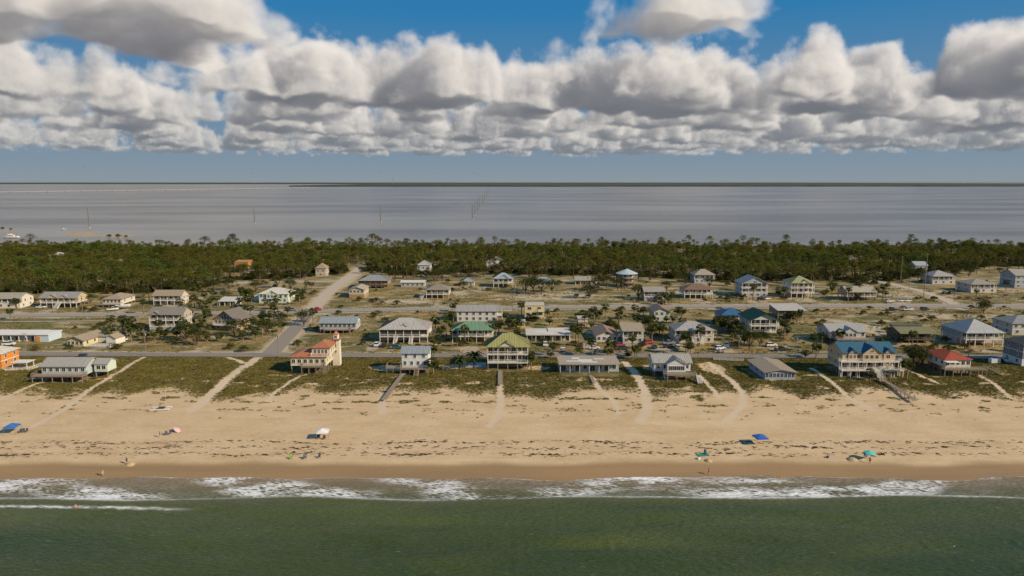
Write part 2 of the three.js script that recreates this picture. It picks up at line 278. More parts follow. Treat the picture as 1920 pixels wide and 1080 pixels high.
const asphalt = (a, b) => { const t = texture(512, 512, (i, j) => { const n = 0.5 + 0.5 * fbm(i / 40, j / 22, 5), m = 0.5 + 0.5 * fbm(i / 5, j / 5, 2); return mix3(mix3(a, b, n), [a[0] * 0.8, a[1] * 0.8, a[2] * 0.8], m * 0.4); }); return new THREE.MeshStandardMaterial({ map: t, roughness: 0.9 }); };
const roadMats = { beach_road: asphalt([0.20, 0.165, 0.135], [0.27, 0.225, 0.18]), highway: asphalt([0.27, 0.235, 0.195], [0.34, 0.295, 0.245]), cross_street: asphalt([0.22, 0.18, 0.14], [0.29, 0.235, 0.18]), sand_street: asphalt([0.42, 0.335, 0.235], [0.50, 0.405, 0.29]) };
roadMats.back_lane = roadMats.side_lane = roadMats.sand_street;
function ribbon(pts, half, lift, off = 0) {
  const P = [], c = new THREE.CatmullRomCurve3(pts.map(([x, z]) => new THREE.Vector3(x, 0, z)), false, 'catmullrom', 0.2), L = c.getLength(), n = Math.max(4, Math.ceil(L / 5)), pos = [], uv = [], idx = [];
  for (let i = 0; i <= n; i++) { const p = c.getPointAt(i / n), t = c.getTangentAt(i / n); for (const s of [-1, 1]) { const x = p.x - t.z * (off + s * half), z = p.z + t.x * (off + s * half); pos.push(x, prof(-z) + lift, z); uv.push(s * half / 8 + 0.5, i / n * L / 8); } if (i) { const k = i * 2; idx.push(k - 2, k, k - 1, k - 1, k, k + 1); } }
  const g = new THREE.BufferGeometry(); g.setAttribute('position', new THREE.Float32BufferAttribute(pos, 3)); g.setAttribute('uv', new THREE.Float32BufferAttribute(uv, 2)); g.setIndex(idx); g.computeVertexNormals();
  if (g.attributes.normal.getY(0) < 0) { for (let i = 0; i < idx.length; i += 3) [idx[i], idx[i + 1]] = [idx[i + 1], idx[i]]; g.setIndex(idx); g.computeVertexNormals(); }
  return g;
}
let lift = 0.16;
for (const k of ['sand_street', 'back_lane', 'side_lane', 'cross_street', 'beach_road', 'highway']) { struct(k, ribbon(ROADS[k][0], ROADS[k][1], lift), roadMats[k]); lift += 0.012; }
const yellowPaint = std(0.40, 0.29, 0.07, 0.8), whitePaint = std(0.5, 0.47, 0.42, 0.8);
for (const o of [-0.16, 0.16]) struct('centre_line', ribbon(ROADS.highway[0], 0.07, lift + 0.01, o), yellowPaint);
for (const o of [-3.3, 3.3]) struct('edge_line', ribbon(ROADS.highway[0], 0.07, lift + 0.01, o), whitePaint);
struct('bicycle_path', ribbon([[-482.25,-325.29], [-252.24,-329.80], [-216.29,-331.11], [-185.54,-333.76]], 1.2, 0.15), asphalt([0.33, 0.28, 0.2], [0.38, 0.32, 0.24]));

// ---------------------------------------------------------------- the sea with its surf
const swell = (x, z) => { const D = -z; return 0.24 * Math.sin(D * 0.6 + 2.2 * noise2(x / 26, D / 16)) * (0.6 + noise2(x / 19, D / 9)) + 0.16 * fbm(x / 5, D / 1.9, 3); };
const surfEdge = (x) => 154.6 + shoreWave(x) + 1.2 * noise2(x / 50, 9);
const breaker = (x) => 143.6 + 1.5 * noise2(x / 34, 14) + 0.02 * x * 0.3;
const breakOn = (x) => clamp(0.62 + 1.5 * noise2(x / 46 + 0.55, 21));
function foamAt(x, D) {
  const e = surfEdge(x), b = breaker(x), k = breakOn(x);
  const web = 1 - Math.abs(fbm(x / 2.1 + 0.35 * D, D / 1.0 + 0.15 * x, 3)) * 4.2, patchy = fbm(x / 11 + 5, D / 4, 3);
  let f = 0;
  const inside = sstep(b - 0.4, b + 0.3, D) * (1 - sstep(e - 0.15, e + 0.05, D));
  const lobes = clamp(0.45 + 1.9 * noise2(x / 24 + 3.3, D / 11)); f = inside * clamp(0.1 + lobes) * clamp(web * 0.75 + lobes * 0.3 - 0.15 + patchy * 1.7 - 0.08 + 0.75 * k * Math.exp(-Math.max(0, D - b) / 3.2));
  f = Math.max(f, Math.exp(-(((D - e + 0.12) / 0.16) ** 2)) * 0.85 * clamp(0.7 + patchy * 2));
  f = Math.max(f, k * Math.exp(-(((D - b - 0.35) / 0.55) ** 2)) * clamp(0.75 + web * 0.4));
  const b2 = 138.6 + 1.2 * noise2(x / 30, 33) - x * 0.008, k2 = (1 - sstep(-84, -66, x));  f = Math.max(f, k2 * clamp(0.55 + web * 0.5 + 0.4 * noise2(x / 2, D)) * Math.exp(-(((D - b2 - 0.5 * noise2(x / 4, 6)) / 0.5) ** 2)));
  f = Math.max(f, clamp(2.4 * fbm(x / 2.6, D / 0.55, 4) - 1.0) * 0.35 * (1 - sstep(b - 3, b, D)));
  return clamp(f);
}
const WX = 150, WD0 = 84, WD1 = 157;
const seaMap = texture(2048, 1024, (i, j) => {
  const x = mix(-WX, WX, i / 2048), D = mix(WD0, WD1, j / 1024), e = surfEdge(x), b = breaker(x), n = fbm(x / 14, D / 5, 3);
  const s = D + 2.5 * n;
  let c = mix3([0.040, 0.056, 0.010], [0.060, 0.073, 0.014], sstep(118, 140, s));
  c = mix3(c, [0.085, 0.095, 0.014], clamp(1.4 * noise2(x / 45 + 4, D / 9) - 0.1) * 0.7); c = mix3(c, [0.025, 0.046, 0.008], clamp(1.4 * noise2(x / 60 + 14, D / 12 + 5) - 0.1) * 0.7);
  c = mix3(c, [0.085, 0.085, 0.026], sstep(b - 5, b + 0.5, s)); c = mix3(c, [0.20, 0.145, 0.075], sstep(b, e - 0.5, s));
  return mix3(c, [0.74, 0.72, 0.68], foamAt(x, D));
});
const ripple = texture(1024, 1024, (i, j) => { // wind ripples, tileable by mirrored wrap
  const v = 0.5 + 0.42 * fbm(i / 42, j / 15, 5) + 0.2 * (1 - Math.abs(fbm(i / 60 + 7, j / 20, 3)) * 4) * 0.4; return [v, v, v]; }, false);
ripple.wrapS = ripple.wrapT = THREE.MirroredRepeatWrapping; ripple.repeat.set(WX * 2 / 40, (WD1 - WD0) / 40);
const seaY = (x, z) => { const D = -z, b = breaker(x), e = surfEdge(x), k = breakOn(x); return swell(x, z) * (1 - sstep(140, 150, D) * 0.8) + 0.42 * k * Math.exp(-(((D - b) / (D < b ? 1.6 : 0.8)) ** 2)) + 0.05 + (D > b ? 0.05 * fbm(x / 0.9, D / 0.8, 2) * foamAt(x, D) : 0) - 0.35 * sstep(e - 0.1, e + 0.5, D) + sstep(b + 1, e, D) * Math.max(0, prof(D - 0.8 * shoreWave(x) * (1 - sstep(150, 200, D)))) ; };
struct('sea', sheet(-WX, WX, -WD0, -WD1, 620, 300, seaY), new THREE.MeshPhysicalMaterial({ map: seaMap, roughness: 0.16, ior: 1.33, bumpMap: ripple, bumpScale: 0.42 }));
const deep = new THREE.MeshPhysicalMaterial({ color: new THREE.Color().setRGB(0.040, 0.056, 0.010), roughness: 0.2, ior: 1.33 });
struct('sea', sheet(-6000, 6000, 4000, -WD0, 40, 40, () => 0.0), deep);
for (const s of [-1, 1]) struct('sea', sheet(s * WX, s * 6000, -WD0, -154, 40, 8, () => 0.0), deep);

// ---------------------------------------------------------------- the bay, its far shore and sandbars
const bayTile = texture(1024, 1024, (i, j) => { const v = 0.5 + 0.6 * fbm(i / 30, j / 12, 5); return [v, v, v]; }, false); bayTile.wrapS = bayTile.wrapT = THREE.MirroredRepeatWrapping;
const bayStreak = texture(1024, 1024, (i, j) => { const x = mix(-9000, 9000, i / 1024), d = mix(700, 12500, j / 1024), n = fbm(x / 900 + 2, d / 260, 4), s = 1 - Math.abs(fbm(x / 2600 + 11, d / 420 + 3, 3)) * 16, m = clamp(0.5 + n * 1.9); return mix3(mix3([0.165, 0.15, 0.125], [0.265, 0.24, 0.20], m), [0.34, 0.31, 0.28], clamp(s) * 0.5 * clamp(0.4 + fbm(x / 1700, d / 900, 2) * 2)); });
const bayNear = new THREE.MeshPhysicalMaterial({ map: bayStreak, roughness: 0.32, ior: 1.33, bumpMap: bayTile, bumpScale: 0.5 }); bayTile.repeat.set(18000 / 90, 11800 / 90);
struct('bay', sheet(-9000, 9000, -700, -12500, 10, 10, () => 0), bayNear);
const bayPlain = new THREE.MeshPhysicalMaterial({ color: new THREE.Color().setRGB(0.215, 0.195, 0.163), roughness: 0.32, ior: 1.33 });
struct('bay', sheet(-90000, 90000, -12500, -120000, 10, 10, () => 0), bayPlain);
for (const s of [-1, 1]) struct('bay', sheet(s * 9000, s * 90000, -160, -12500, 10, 10, () => 0), bayPlain);
const farWood = texture(1024, 128, (i, j) => { const n = fbm(i / 9, j / 5, 4); return mix3([0.022, 0.03, 0.02], [0.038, 0.048, 0.026], clamp(0.5 + n)); }); farWood.repeat.set(8, 8);  // dark greens include the canopy's shade on itself, put into the colour
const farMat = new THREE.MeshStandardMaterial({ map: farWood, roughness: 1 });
{ // mainland: a wooded shore with an uneven edge and uneven top
  const shape = (pts, y, n) => { const pos = [], idx = [], uv = []; pts.forEach(([x, d], i) => { const h = y + 5 * noise2(x / 300, n) + 3 * noise2(x / 90, n); pos.push(x, -1, -d, x, h, -d - 30, x * 1.6, h + 4, -60000); uv.push(x / 4000, 0, x / 4000, 0.1, x / 4000, 6); if (i) { const k = i * 3; idx.push(k - 3, k, k - 2, k - 2, k, k + 1, k - 2, k + 1, k - 1, k - 1, k + 1, k + 2); } });
    const g = new THREE.BufferGeometry(); g.setAttribute('position', new THREE.Float32BufferAttribute(pos, 3)); g.setAttribute('uv', new THREE.Float32BufferAttribute(uv, 2)); g.setIndex(idx); g.computeVertexNormals(); return g; };
  const p = []; for (let x = -3450; x <= 16000; x += 60) p.push([x, 10600 + 300 * noise2(x / 1300, 2) + (x > 0 ? x * 0.04 : 0) + 120 * noise2(x / 300, 5) + (x < -3200 ? 0 : 0)]);
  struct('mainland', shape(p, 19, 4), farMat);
  const q = []; for (let x = -26000; x <= -3000; x += 300) q.push([x, 24000 + 900 * noise2(x / 3000, 8)]);
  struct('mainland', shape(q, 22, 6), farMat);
}
const barMap = texture(256, 256, (i, j) => mix3([0.42, 0.31, 0.18], [0.30, 0.21, 0.11], clamp(0.5 + fbm(i / 30, j / 12, 4)))), barMat = new THREE.MeshStandardMaterial({ map: barMap, roughness: 0.95 });
const scrubMat = std(0.05, 0.06, 0.022, 1);
function sandbar(x0, z0, x1, z1, half) {
  const g = sheet(0, 1, 0, 1, 60, 12, () => 0), p = g.attributes.position, L = Math.hypot(x1 - x0, z1 - z0), ux = (x1 - x0) / L, uz = (z1 - z0) / L;
  for (let i = 0; i < p.count; i++) { const t = p.getX(i), s = p.getZ(i) * 2 - 1, w = half * Math.sqrt(Math.max(0, 1 - (2 * t - 1) ** 2)) * (0.8 + 0.5 * noise2(t * 5 + x0, 3)), o = half * 1.2 * noise2(t * 3, x0 / 99); p.setXYZ(i, x0 + ux * t * L - uz * (s * w + o), 0.9 * (1 - s * s) * (w / half) - 0.1, z0 + uz * t * L + ux * (s * w + o)); }
  g.computeVertexNormals(); if (g.attributes.normal.getY(400) < 0) { const a = g.index.array; for (let i = 0; i < a.length; i += 3) { const q = a[i]; a[i] = a[i + 1]; a[i + 1] = q; } g.computeVertexNormals(); }
  struct('sandbar', g, barMat);
}
sandbar(-643.43,-944.92, -485.93,-875.66, 24); sandbar(-850.04,-1037.77, -724.11,-1008.64, 18); sandbar(-2240.75,-3734.24, -2299.72,-4256.81, 34); sandbar(-2670.00,-4694.52, -2644.57,-6106.13, 40); sandbar(-4250.20,-4358.42, -2982.60,-4818.35, 30);
console.log('ground done');

// ---------------------------------------------------------------- plants
function soup(tris, cols) {                                // triangles [[p,p,p]...] with normals from a centre and colours
  const n = tris.length, pos = new Float32Array(n * 9), nor = new Float32Array(n * 9), col = new Float32Array(n * 9);
  tris.forEach((t, i) => { const [a, b, c] = t.p, e = [b[0] - a[0], b[1] - a[1], b[2] - a[2]], f = [c[0] - a[0], c[1] - a[1], c[2] - a[2]], m = norm3([e[1] * f[2] - e[2] * f[1], e[2] * f[0] - e[0] * f[2], e[0] * f[1] - e[1] * f[0]]), up = m[0] * t.n[0] + m[1] * t.n[1] + m[2] * t.n[2] < 0; if (up) { t.p = [a, c, b]; m[0] *= -1; m[1] *= -1; m[2] *= -1; } for (let k = 0; k < 3; k++) nor.set(m, i * 9 + k * 3); for (let k = 0; k < 3; k++) { pos.set(t.p[k], i * 9 + k * 3); col.set(t.c, i * 9 + k * 3); } });
  const g = new THREE.BufferGeometry(); g.setAttribute('position', new THREE.BufferAttribute(pos, 3)); g.setAttribute('normal', new THREE.BufferAttribute(nor, 3)); g.setAttribute('color', new THREE.BufferAttribute(col, 3)); return g;
}
const norm3 = (v) => { const l = Math.hypot(...v) || 1; return [v[0] / l, v[1] / l, v[2] / l]; };
// one clump of leaves: n triangles scattered on a lumpy ball
function clump(out, cx, cy, cz, r, n, size, colA, colB, flat = 0.7) {
  for (let i = 0; i < n; i++) {
    const a = rnd() * 6.283, u = rr(-0.75, 1), s = Math.sqrt(Math.max(0, 1 - u * u)), k = r * rr(0.55, 1.08), d = [Math.cos(a) * s, u, Math.sin(a) * s];
    const p = [cx + d[0] * k, cy + d[1] * k * flat, cz + d[2] * k], t = [rr(-1, 1), rr(-0.6, 0.6), rr(-1, 1)], b = [rr(-1, 1), rr(-0.6, 0.6), rr(-1, 1)], q = size * rr(0.6, 1.2);
    const nn = norm3([d[0] + rr(-0.5, 0.5), d[1] + 0.25 + rr(-0.5, 0.5), d[2] + rr(-0.5, 0.5)]), m = rnd(), c = mix3(colA, colB, m);
    out.push({ p: [p, [p[0] + t[0] * q, p[1] + t[1] * q, p[2] + t[2] * q], [p[0] + b[0] * q, p[1] + b[1] * q, p[2] + b[2] * q]], n: nn, c });
  }
}
function limb(x0, y0, z0, x1, y1, z1, r0, r1, seg = 5) { const d = new THREE.Vector3(x1 - x0, y1 - y0, z1 - z0), g = new THREE.CylinderGeometry(r1, r0, d.length(), seg, 1, true); g.translate(0, d.length() / 2, 0); g.applyQuaternion(new THREE.Quaternion().setFromUnitVectors(new THREE.Vector3(0, 1, 0), d.clone().normalize())); g.translate(x0, y0, z0); return g; }
const leafMat = new THREE.MeshPhysicalMaterial({ vertexColors: true, roughness: 0.95, specularIntensity: 0.15, transmission: 0.3, thickness: 0, side: THREE.DoubleSide });
const barkMat = std(0.115, 0.082, 0.055, 0.95), palmBark = std(0.17, 0.135, 0.10, 0.95);
function pine(h, w, dark) {
  const out = [], limbs = [limb(0, -0.3, 0, rr(-0.4, 0.4), h * 0.9, rr(-0.4, 0.4), 0.24, 0.09, 6)], n = 13 + Math.floor(rnd() * 6), A = mix3([0.040, 0.052, 0.008], [0.065, 0.05, 0.012], dark), B = mix3([0.15, 0.165, 0.018], [0.155, 0.115, 0.026], dark);
  for (let i = 0; i < n; i++) {
    const t = i / n, a = i * 2.4 + rr(-0.5, 0.5), y = h * mix(0.52, 0.97, Math.sqrt(t)), rad = w * (1.02 - 0.75 * t) * rr(0.55, 1);
    const x = Math.cos(a) * rad, z = Math.sin(a) * rad; clump(out, x, y, z, w * rr(0.34, 0.52), 34, 0.62, A, B, 0.62);
    if (i % 2 === 0) limbs.push(limb(0, y - 0.25 * rad - 0.6, 0, x, y, z, 0.09, 0.03, 4));
  }
  return { crown: soup(out), trunk: mergeGeometries(limbs) };
}
const PINES = [...Array(7)].map((_, i) => pine(10.5, 2.5 + (i % 3) * 0.45, (i % 4) / 4));
const pineWhole = PINES.map((p) => { const t = p.trunk.clone().toNonIndexed(); t.deleteAttribute('uv'); const n = t.attributes.position.count, c = new Float32Array(n * 3); for (let i = 0; i < n; i++) c.set([0.115, 0.082, 0.055], i * 3); t.setAttribute('color', new THREE.BufferAttribute(c, 3)); return mergeGeometries([p.crown, t]); });
// broad shrub or live oak: trunk, limbs and many clumps
function bush(w, h, n, trunkH, A, B, leaf = 0.42) {
  const out = [], limbs = [limb(0, -0.2, 0, 0, trunkH + h * 0.3, 0, 0.06 * w + 0.03, 0.04 * w, 6)];
  for (let i = 0; i < n; i++) { const a = i * 2.4 + rr(-0.4, 0.4), r = w * Math.sqrt((i + 0.3) / n) * 0.78, y = trunkH + h * (0.25 + 0.6 * (1 - (r / w) ** 2) * rr(0.6, 1.1)); clump(out, Math.cos(a) * r, y, Math.sin(a) * r, Math.max(0.4, w * rr(0.26, 0.4)), 42, leaf, A, B, 0.8); if (i % 3 === 0) limbs.push(limb(0, trunkH * 0.6, 0, Math.cos(a) * r, y, Math.sin(a) * r, 0.05 * w, 0.02, 4)); }
  return { crown: soup(out), trunk: mergeGeometries(limbs) };
}
const BUSH = { oak: [0, 1, 2].map(() => bush(3.2, 4.2, 26, 1.2, [0.022, 0.03, 0.006], [0.075, 0.085, 0.013])), shrub: [0, 1, 2].map(() => bush(1.5, 1.7, 12, 0.1, [0.032, 0.038, 0.007], [0.105, 0.108, 0.016], 0.36)), dry: [0, 1].map(() => bush(1.6, 1.3, 10, 0.1, [0.075, 0.06, 0.03], [0.16, 0.125, 0.06], 0.3)), pink: [0].map(() => bush(2.2, 1.7, 14, 0.1, [0.10, 0.05, 0.03], [0.26, 0.085, 0.075], 0.34)) };
// cabbage palm: ringed trunk, round head of folded fans; date palm: long feathers
function fan(out, len, lift, a, y0, A, B, wide) {
  const ca = Math.cos(a), sa = Math.sin(a), stem = len * 0.42, tip = (s, r, dy) => [ca * r - sa * s, y0 + dy, sa * r + ca * s];
  const hub = tip(0, stem * Math.cos(lift), stem * Math.sin(lift)), base = tip(0, 0.1, 0), nn = norm3([ca * 0.5, 0.9, sa * 0.5]);
  out.push({ p: [base, hub, tip(0.05, stem * Math.cos(lift), stem * Math.sin(lift) - 0.03)], n: nn, c: A });
  for (let k = -3; k <= 3; k++) { const f = k / 3, r = stem * Math.cos(lift) + (len - stem) * Math.cos(f * 1.1) * Math.cos(lift * 0.6), s = wide * f, dy = stem * Math.sin(lift) + (len - stem) * (Math.sin(lift) * 0.5 - 0.28 - 0.25 * Math.abs(f)); const w = 0.13 * len; out.push({ p: [hub, tip(s - w, r, dy - 0.05), tip(s + w, r, dy + 0.05)], n: nn, c: mix3(A, B, rnd()) }); }
}
function palm(h, spread, n) {
  const out = [], cx = rr(-0.2, 0.2); for (let i = 0; i < n; i++) { const ring = i % 4; fan(out, spread * rr(0.8, 1.1), [1.15, 0.6, 0.05, -0.5][ring] + rr(-0.2, 0.2), i * 2.4 + rr(-0.2, 0.2), h, [0.026, 0.036, 0.006], [0.105, 0.12, 0.018], spread * 0.5); }
  for (let i = 0; i < 6; i++) fan(out, spread * 0.7, -1.0, i * 1.05, h - 0.15, [0.12, 0.085, 0.045], [0.17, 0.12, 0.06], spread * 0.3);
  return { crown: soup(out), trunk: mergeGeometries([limb(cx, -0.2, 0, 0, h * 0.5, 0, 0.24, 0.17, 7), limb(0, h * 0.5, 0, 0, h + 0.1, 0, 0.17, 0.2, 7)]) };
}
const PALMS = [palm(4.6, 1.9, 32), palm(3.4, 1.8, 30), palm(5.8, 1.8, 32), palm(2.4, 1.7, 28)];

function plant(name, kit, x, z, s, turn, label, category, group, crownName = 'crown', tall = 1) {
  const g = thing(name, label, category, x, groundY(x, z), z, turn, group); g.scale.set(s, s * tall, s);
  mesh('trunk', kit.trunk, name === 'palm_tree' ? palmBark : barkMat, g); mesh(crownName, kit.crown, leafMat, g); return g;
}
// ---- the pine wood: the trees that show largest one by one, the rest as one mass
const HOUSE_SPOTS = [];                                    // filled before planting: x, z, radius kept clear
console.log('plant kits done');

// ---------------------------------------------------------------- houses
const wear = texture(256, 256, (i, j) => { const v = 0.93 + 0.10 * fbm(i / 9, j / 60, 3) + 0.12 * fbm(i / 50, j / 40, 3); return [v, v, v]; });
const roofWear = texture(256, 256, (i, j) => { const v = 0.92 + 0.22 * fbm(i / 12, j / 70, 3) + 0.26 * fbm(i / 40, j / 30, 4); return [v * 1.01, v, v * 0.97]; });
const matOf = new Map();
const roofPaint = (c, rough) => { const k = 'roof' + c.join() + rough; if (!matOf.has(k)) { const m = std(...c, rough); m.map = roofWear; matOf.set(k, m); } return matOf.get(k); };
const paint = (c, rough = 0.75) => { const k = c.join() + rough; if (!matOf.has(k)) { const m = std(...c, rough); m.map = wear; matOf.set(k, m); } return matOf.get(k); };
const C = { white: [0.66, 0.62, 0.54], cream: [0.62, 0.53, 0.36], tan: [0.46, 0.33, 0.18], lblue: [0.40, 0.46, 0.47], mint: [0.55, 0.62, 0.53], grey: [0.38, 0.36, 0.32], yellow: [0.60, 0.50, 0.22], orange: [0.62, 0.22, 0.03], wood: [0.20, 0.145, 0.10], brown: [0.14, 0.095, 0.06], teal: [0.24, 0.33, 0.32], pink: [0.52, 0.42, 0.40], slate: [0.17, 0.18, 0.20], beige: [0.44, 0.36, 0.26],
  rGrey: [0.40, 0.375, 0.335], rTan: [0.30, 0.235, 0.16], rDark: [0.15, 0.13, 0.11], rBrown: [0.20, 0.125, 0.075], rBlueGrey: [0.30, 0.33, 0.34], rGreen: [0.17, 0.29, 0.17], rLime: [0.34, 0.32, 0.12], rPine: [0.010, 0.075, 0.052], rBlue: [0.04, 0.135, 0.28], rSea: [0.04, 0.14, 0.22], rRed: [0.44, 0.085, 0.035], rTile: [0.38, 0.14, 0.06], rWhite: [0.66, 0.62, 0.55], rOlive: [0.25, 0.23, 0.11] };
const trimM = paint([0.70, 0.66, 0.58], 0.6), deckM = paint([0.27, 0.215, 0.16], 0.9), pileM = paint([0.24, 0.19, 0.14], 0.9), glassM = new THREE.MeshStandardMaterial({ color: new THREE.Color().setRGB(0.018, 0.021, 0.024), roughness: 0.12 }), screenM = std(0.035, 0.032, 0.03, 0.6), doorM = paint([0.30, 0.18, 0.09], 0.6), garageM = paint([0.52, 0.48, 0.42], 0.6), concreteM = paint([0.40, 0.34, 0.27], 0.9);
function bx(w, h, d, x = 0, y = 0, z = 0, ry = 0) { // box with its base centre at x, y, z and uv in metres / 6
  const g = new THREE.BoxGeometry(w, h, d), u = g.attributes.uv, s = [[d, h], [d, h], [w, d], [w, d], [w, h], [w, h]];
  for (let f = 0; f < 6; f++) for (let k = 0; k < 4; k++) u.setXY(f * 4 + k, u.getX(f * 4 + k) * s[f][0] / 6, u.getY(f * 4 + k) * s[f][1] / 6);
  if (ry) g.rotateY(ry); g.translate(x, y + h / 2, z); return g;
}
const V = (x, y, z) => new THREE.Vector3(x, y, z);
// a roof slope: eave from a to b, rising along up; i0 / i1 draw the ridge in from either end; ribs every step
function slope(out, a, b, up, i0, i1, th, step) {
  const e = b.clone().sub(a), L = e.length(), ex = e.clone().divideScalar(L), nrm = new THREE.Vector3().crossVectors(ex, up).normalize(); if (nrm.y < 0) nrm.negate();
  const c = b.clone().add(up).addScaledVector(ex, -i1), d = a.clone().add(up).addScaledVector(ex, i0), dn = nrm.clone().multiplyScalar(-th), top = [a, b, c, d], pos = [], uv = [];
  const tri = (...q) => q.forEach((p) => { pos.push(p.x, p.y, p.z); uv.push(p.clone().sub(a).dot(ex) / 6, p.clone().sub(a).length() / 6); });
  tri(a, b, c); tri(a, c, d); const lo = top.map((p) => p.clone().add(dn)); tri(lo[0], lo[2], lo[1]); tri(lo[0], lo[3], lo[2]);
  for (let k = 0; k < 4; k++) { const p = top[k], q = top[(k + 1) % 4], r = lo[(k + 1) % 4], s = lo[k]; if (p.distanceTo(q) > 0.01) { tri(p, s, r); tri(p, r, q); } }
  const g = new THREE.BufferGeometry(); g.setAttribute('position', new THREE.Float32BufferAttribute(pos, 3)); g.setAttribute('uv', new THREE.Float32BufferAttribute(uv, 2)); g.computeVertexNormals(); out.push(g);
  if (step) for (let s = step / 2; s < L; s += step) { const t = Math.min(1, i0 > 0.01 ? s / i0 : 1, i1 > 0.01 ? (L - s) / i1 : 1); if (t < 0.06) continue; const len = up.length() * t, rib = new THREE.BoxGeometry(0.05, 0.05, len); rib.deleteAttribute('normal'); const gi = rib.toNonIndexed(); gi.computeVertexNormals();
    const m = new THREE.Matrix4().makeBasis(ex, nrm, up.clone().normalize()); gi.applyMatrix4(m); const o = a.clone().addScaledVector(ex, s).addScaledVector(up, t / 2).addScaledVector(nrm, 0.02); gi.translate(o.x, o.y, o.z); out.push(gi); }
}
function roofGeo(t, w, d, rise, over, y, opt = {}) {
  const out = [], W = w + over * 2, D = d + over * 2, st = opt.ribs ?? 0.6, th = 0.16, drop = rise * over / (d / 2) * (t === 'gz' ? d / w : 1), y0 = y - Math.min(0.5, drop) + 0.16;
  const R = rise + Math.min(0.5, drop);
  if (t === 'gx') { slope(out, V(-W / 2, y0, D / 2), V(W / 2, y0, D / 2), V(0, R, -D / 2), 0, 0, th, st); slope(out, V(W / 2, y0, -D / 2), V(-W / 2, y0, -D / 2), V(0, R, D / 2), 0, 0, th, st); }
  else if (t === 'gz') { slope(out, V(W / 2, y0, D / 2), V(W / 2, y0, -D / 2), V(-W / 2, R, 0), 0, 0, th, st); slope(out, V(-W / 2, y0, -D / 2), V(-W / 2, y0, D / 2), V(W / 2, R, 0), 0, 0, th, st); }
  else if (t === 'hip') { const along = W >= D, s = (along ? D : W) / 2, i = Math.min(s, (along ? W : D) / 2);
    const ix = along ? i : W / 2, iz = along ? D / 2 : i;
    slope(out, V(-W / 2, y0, D / 2), V(W / 2, y0, D / 2), V(0, R, -iz), ix, ix, th, st); slope(out, V(W / 2, y0, -D / 2), V(-W / 2, y0, -D / 2), V(0, R, iz), ix, ix, th, st);
    slope(out, V(W / 2, y0, D / 2), V(W / 2, y0, -D / 2), V(-ix, R, 0), iz, iz, th, st); slope(out, V(-W / 2, y0, -D / 2), V(-W / 2, y0, D / 2), V(ix, R, 0), iz, iz, th, st); }
  else if (t === 'shed') slope(out, V(-W / 2, y0, D / 2), V(W / 2, y0, D / 2), V(0, R, -D), 0, 0, th, st);
  else { out.push(bx(W, 0.32, D, 0, y, 0).toNonIndexed()); }
  return mergeGeometries(out.map((g) => { g = g.index ? g.toNonIndexed() : g; return g; }));
}
const triWall = (w, h, th, x, y, z, ry) => { const s = new THREE.Shape([new THREE.Vector2(-w / 2, 0), new THREE.Vector2(w / 2, 0), new THREE.Vector2(0, h)]), g = new THREE.ExtrudeGeometry(s, { depth: th, bevelEnabled: false }); g.translate(0, 0, -th / 2); g.rotateY(ry); g.translate(x, y, z); return g.index ? g.toNonIndexed() : g; };
const frameGeo = new Map();
function addWindow(g, w, h, x, y, z, ry, frame = trimM, kind = 'window') {
  const k = w.toFixed(2) + h.toFixed(2); if (!frameGeo.has(k)) frameGeo.set(k, [mergeGeometries([bx(w + 0.2, 0.12, 0.12, 0, h, 0), bx(w + 0.2, 0.12, 0.16, 0, -0.12, 0), bx(0.1, h, 0.12, -w / 2 - 0.05), bx(0.1, h, 0.12, w / 2 + 0.05), bx(0.06, h, 0.08)]), bx(w, h, 0.05)]);
  const [f, p] = frameGeo.get(k), m = mesh(kind, f, frame, g); m.position.set(x, y, z); m.rotation.y = ry; mesh('pane', p, glassM, m).position.z = 0.0; return m;
}
function rail(pts, y, h = 1.0) { // posts, rails and balusters along a line of [x, z]
  const o = []; for (let i = 1; i < pts.length; i++) { const [ax, az] = pts[i - 1], [bx_, bz] = pts[i], L = Math.hypot(bx_ - ax, bz - az), a = Math.atan2(-(bz - az), bx_ - ax), cx = (ax + bx_) / 2, cz = (az + bz) / 2; o.push(bx(L, 0.09, 0.09, cx, y + h, cz, a), bx(L, 0.06, 0.06, cx, y + 0.12, cz, a)); const n = Math.max(2, Math.round(L / 0.4)); for (let k = 0; k <= n; k++) { const t = k / n, w = k % 5 ? 0.06 : 0.12; o.push(bx(w, h, w, mix(ax, bx_, t), y, mix(az, bz, t))); } }
  return mergeGeometries(o);
}
function stairGeo(w, rise, run) { const n = Math.max(3, Math.round(rise / 0.19)), o = []; for (let i = 0; i < n; i++) o.push(bx(w, 0.07, run / n + 0.04, 0, rise * (i + 1) / n - 0.07, run * (1 - (i + 0.5) / n))); const L = Math.hypot(rise, run); for (const s of [-1, 1]) { const g = bx(0.09, 0.26, L, 0, -0.13, 0), r = bx(0.08, 0.08, L, 0, 0.9, 0); for (const q of [g, r]) { q.rotateX(Math.atan2(rise, run)); q.translate(s * w / 2, rise / 2, run / 2); o.push(q); } for (let k = 0; k <= 4; k++) o.push(bx(0.07, 0.95, 0.07, s * w / 2, rise * (1 - k / 4), run * k / 4)); } return mergeGeometries(o); }
function pilesUnder(g, x0, x1, z0, z1, h, step = 3.6, m = pileM, t = 0.28) { const nx = Math.max(1, Math.round((x1 - x0) / step)), nz = Math.max(1, Math.round((z1 - z0) / step)), geo = bx(t, h + 0.5, t, 0, -0.5, 0); for (let i = 0; i <= nx; i++) for (let j = 0; j <= nz; j++) { if (i > 0 && i < nx && j > 0 && j < nz) continue; mesh('piling', geo, m, g).position.set(mix(x0 + 0.2, x1 - 0.2, i / nx), 0, mix(z0 + 0.2, z1 - 0.2, j / nz)); } }

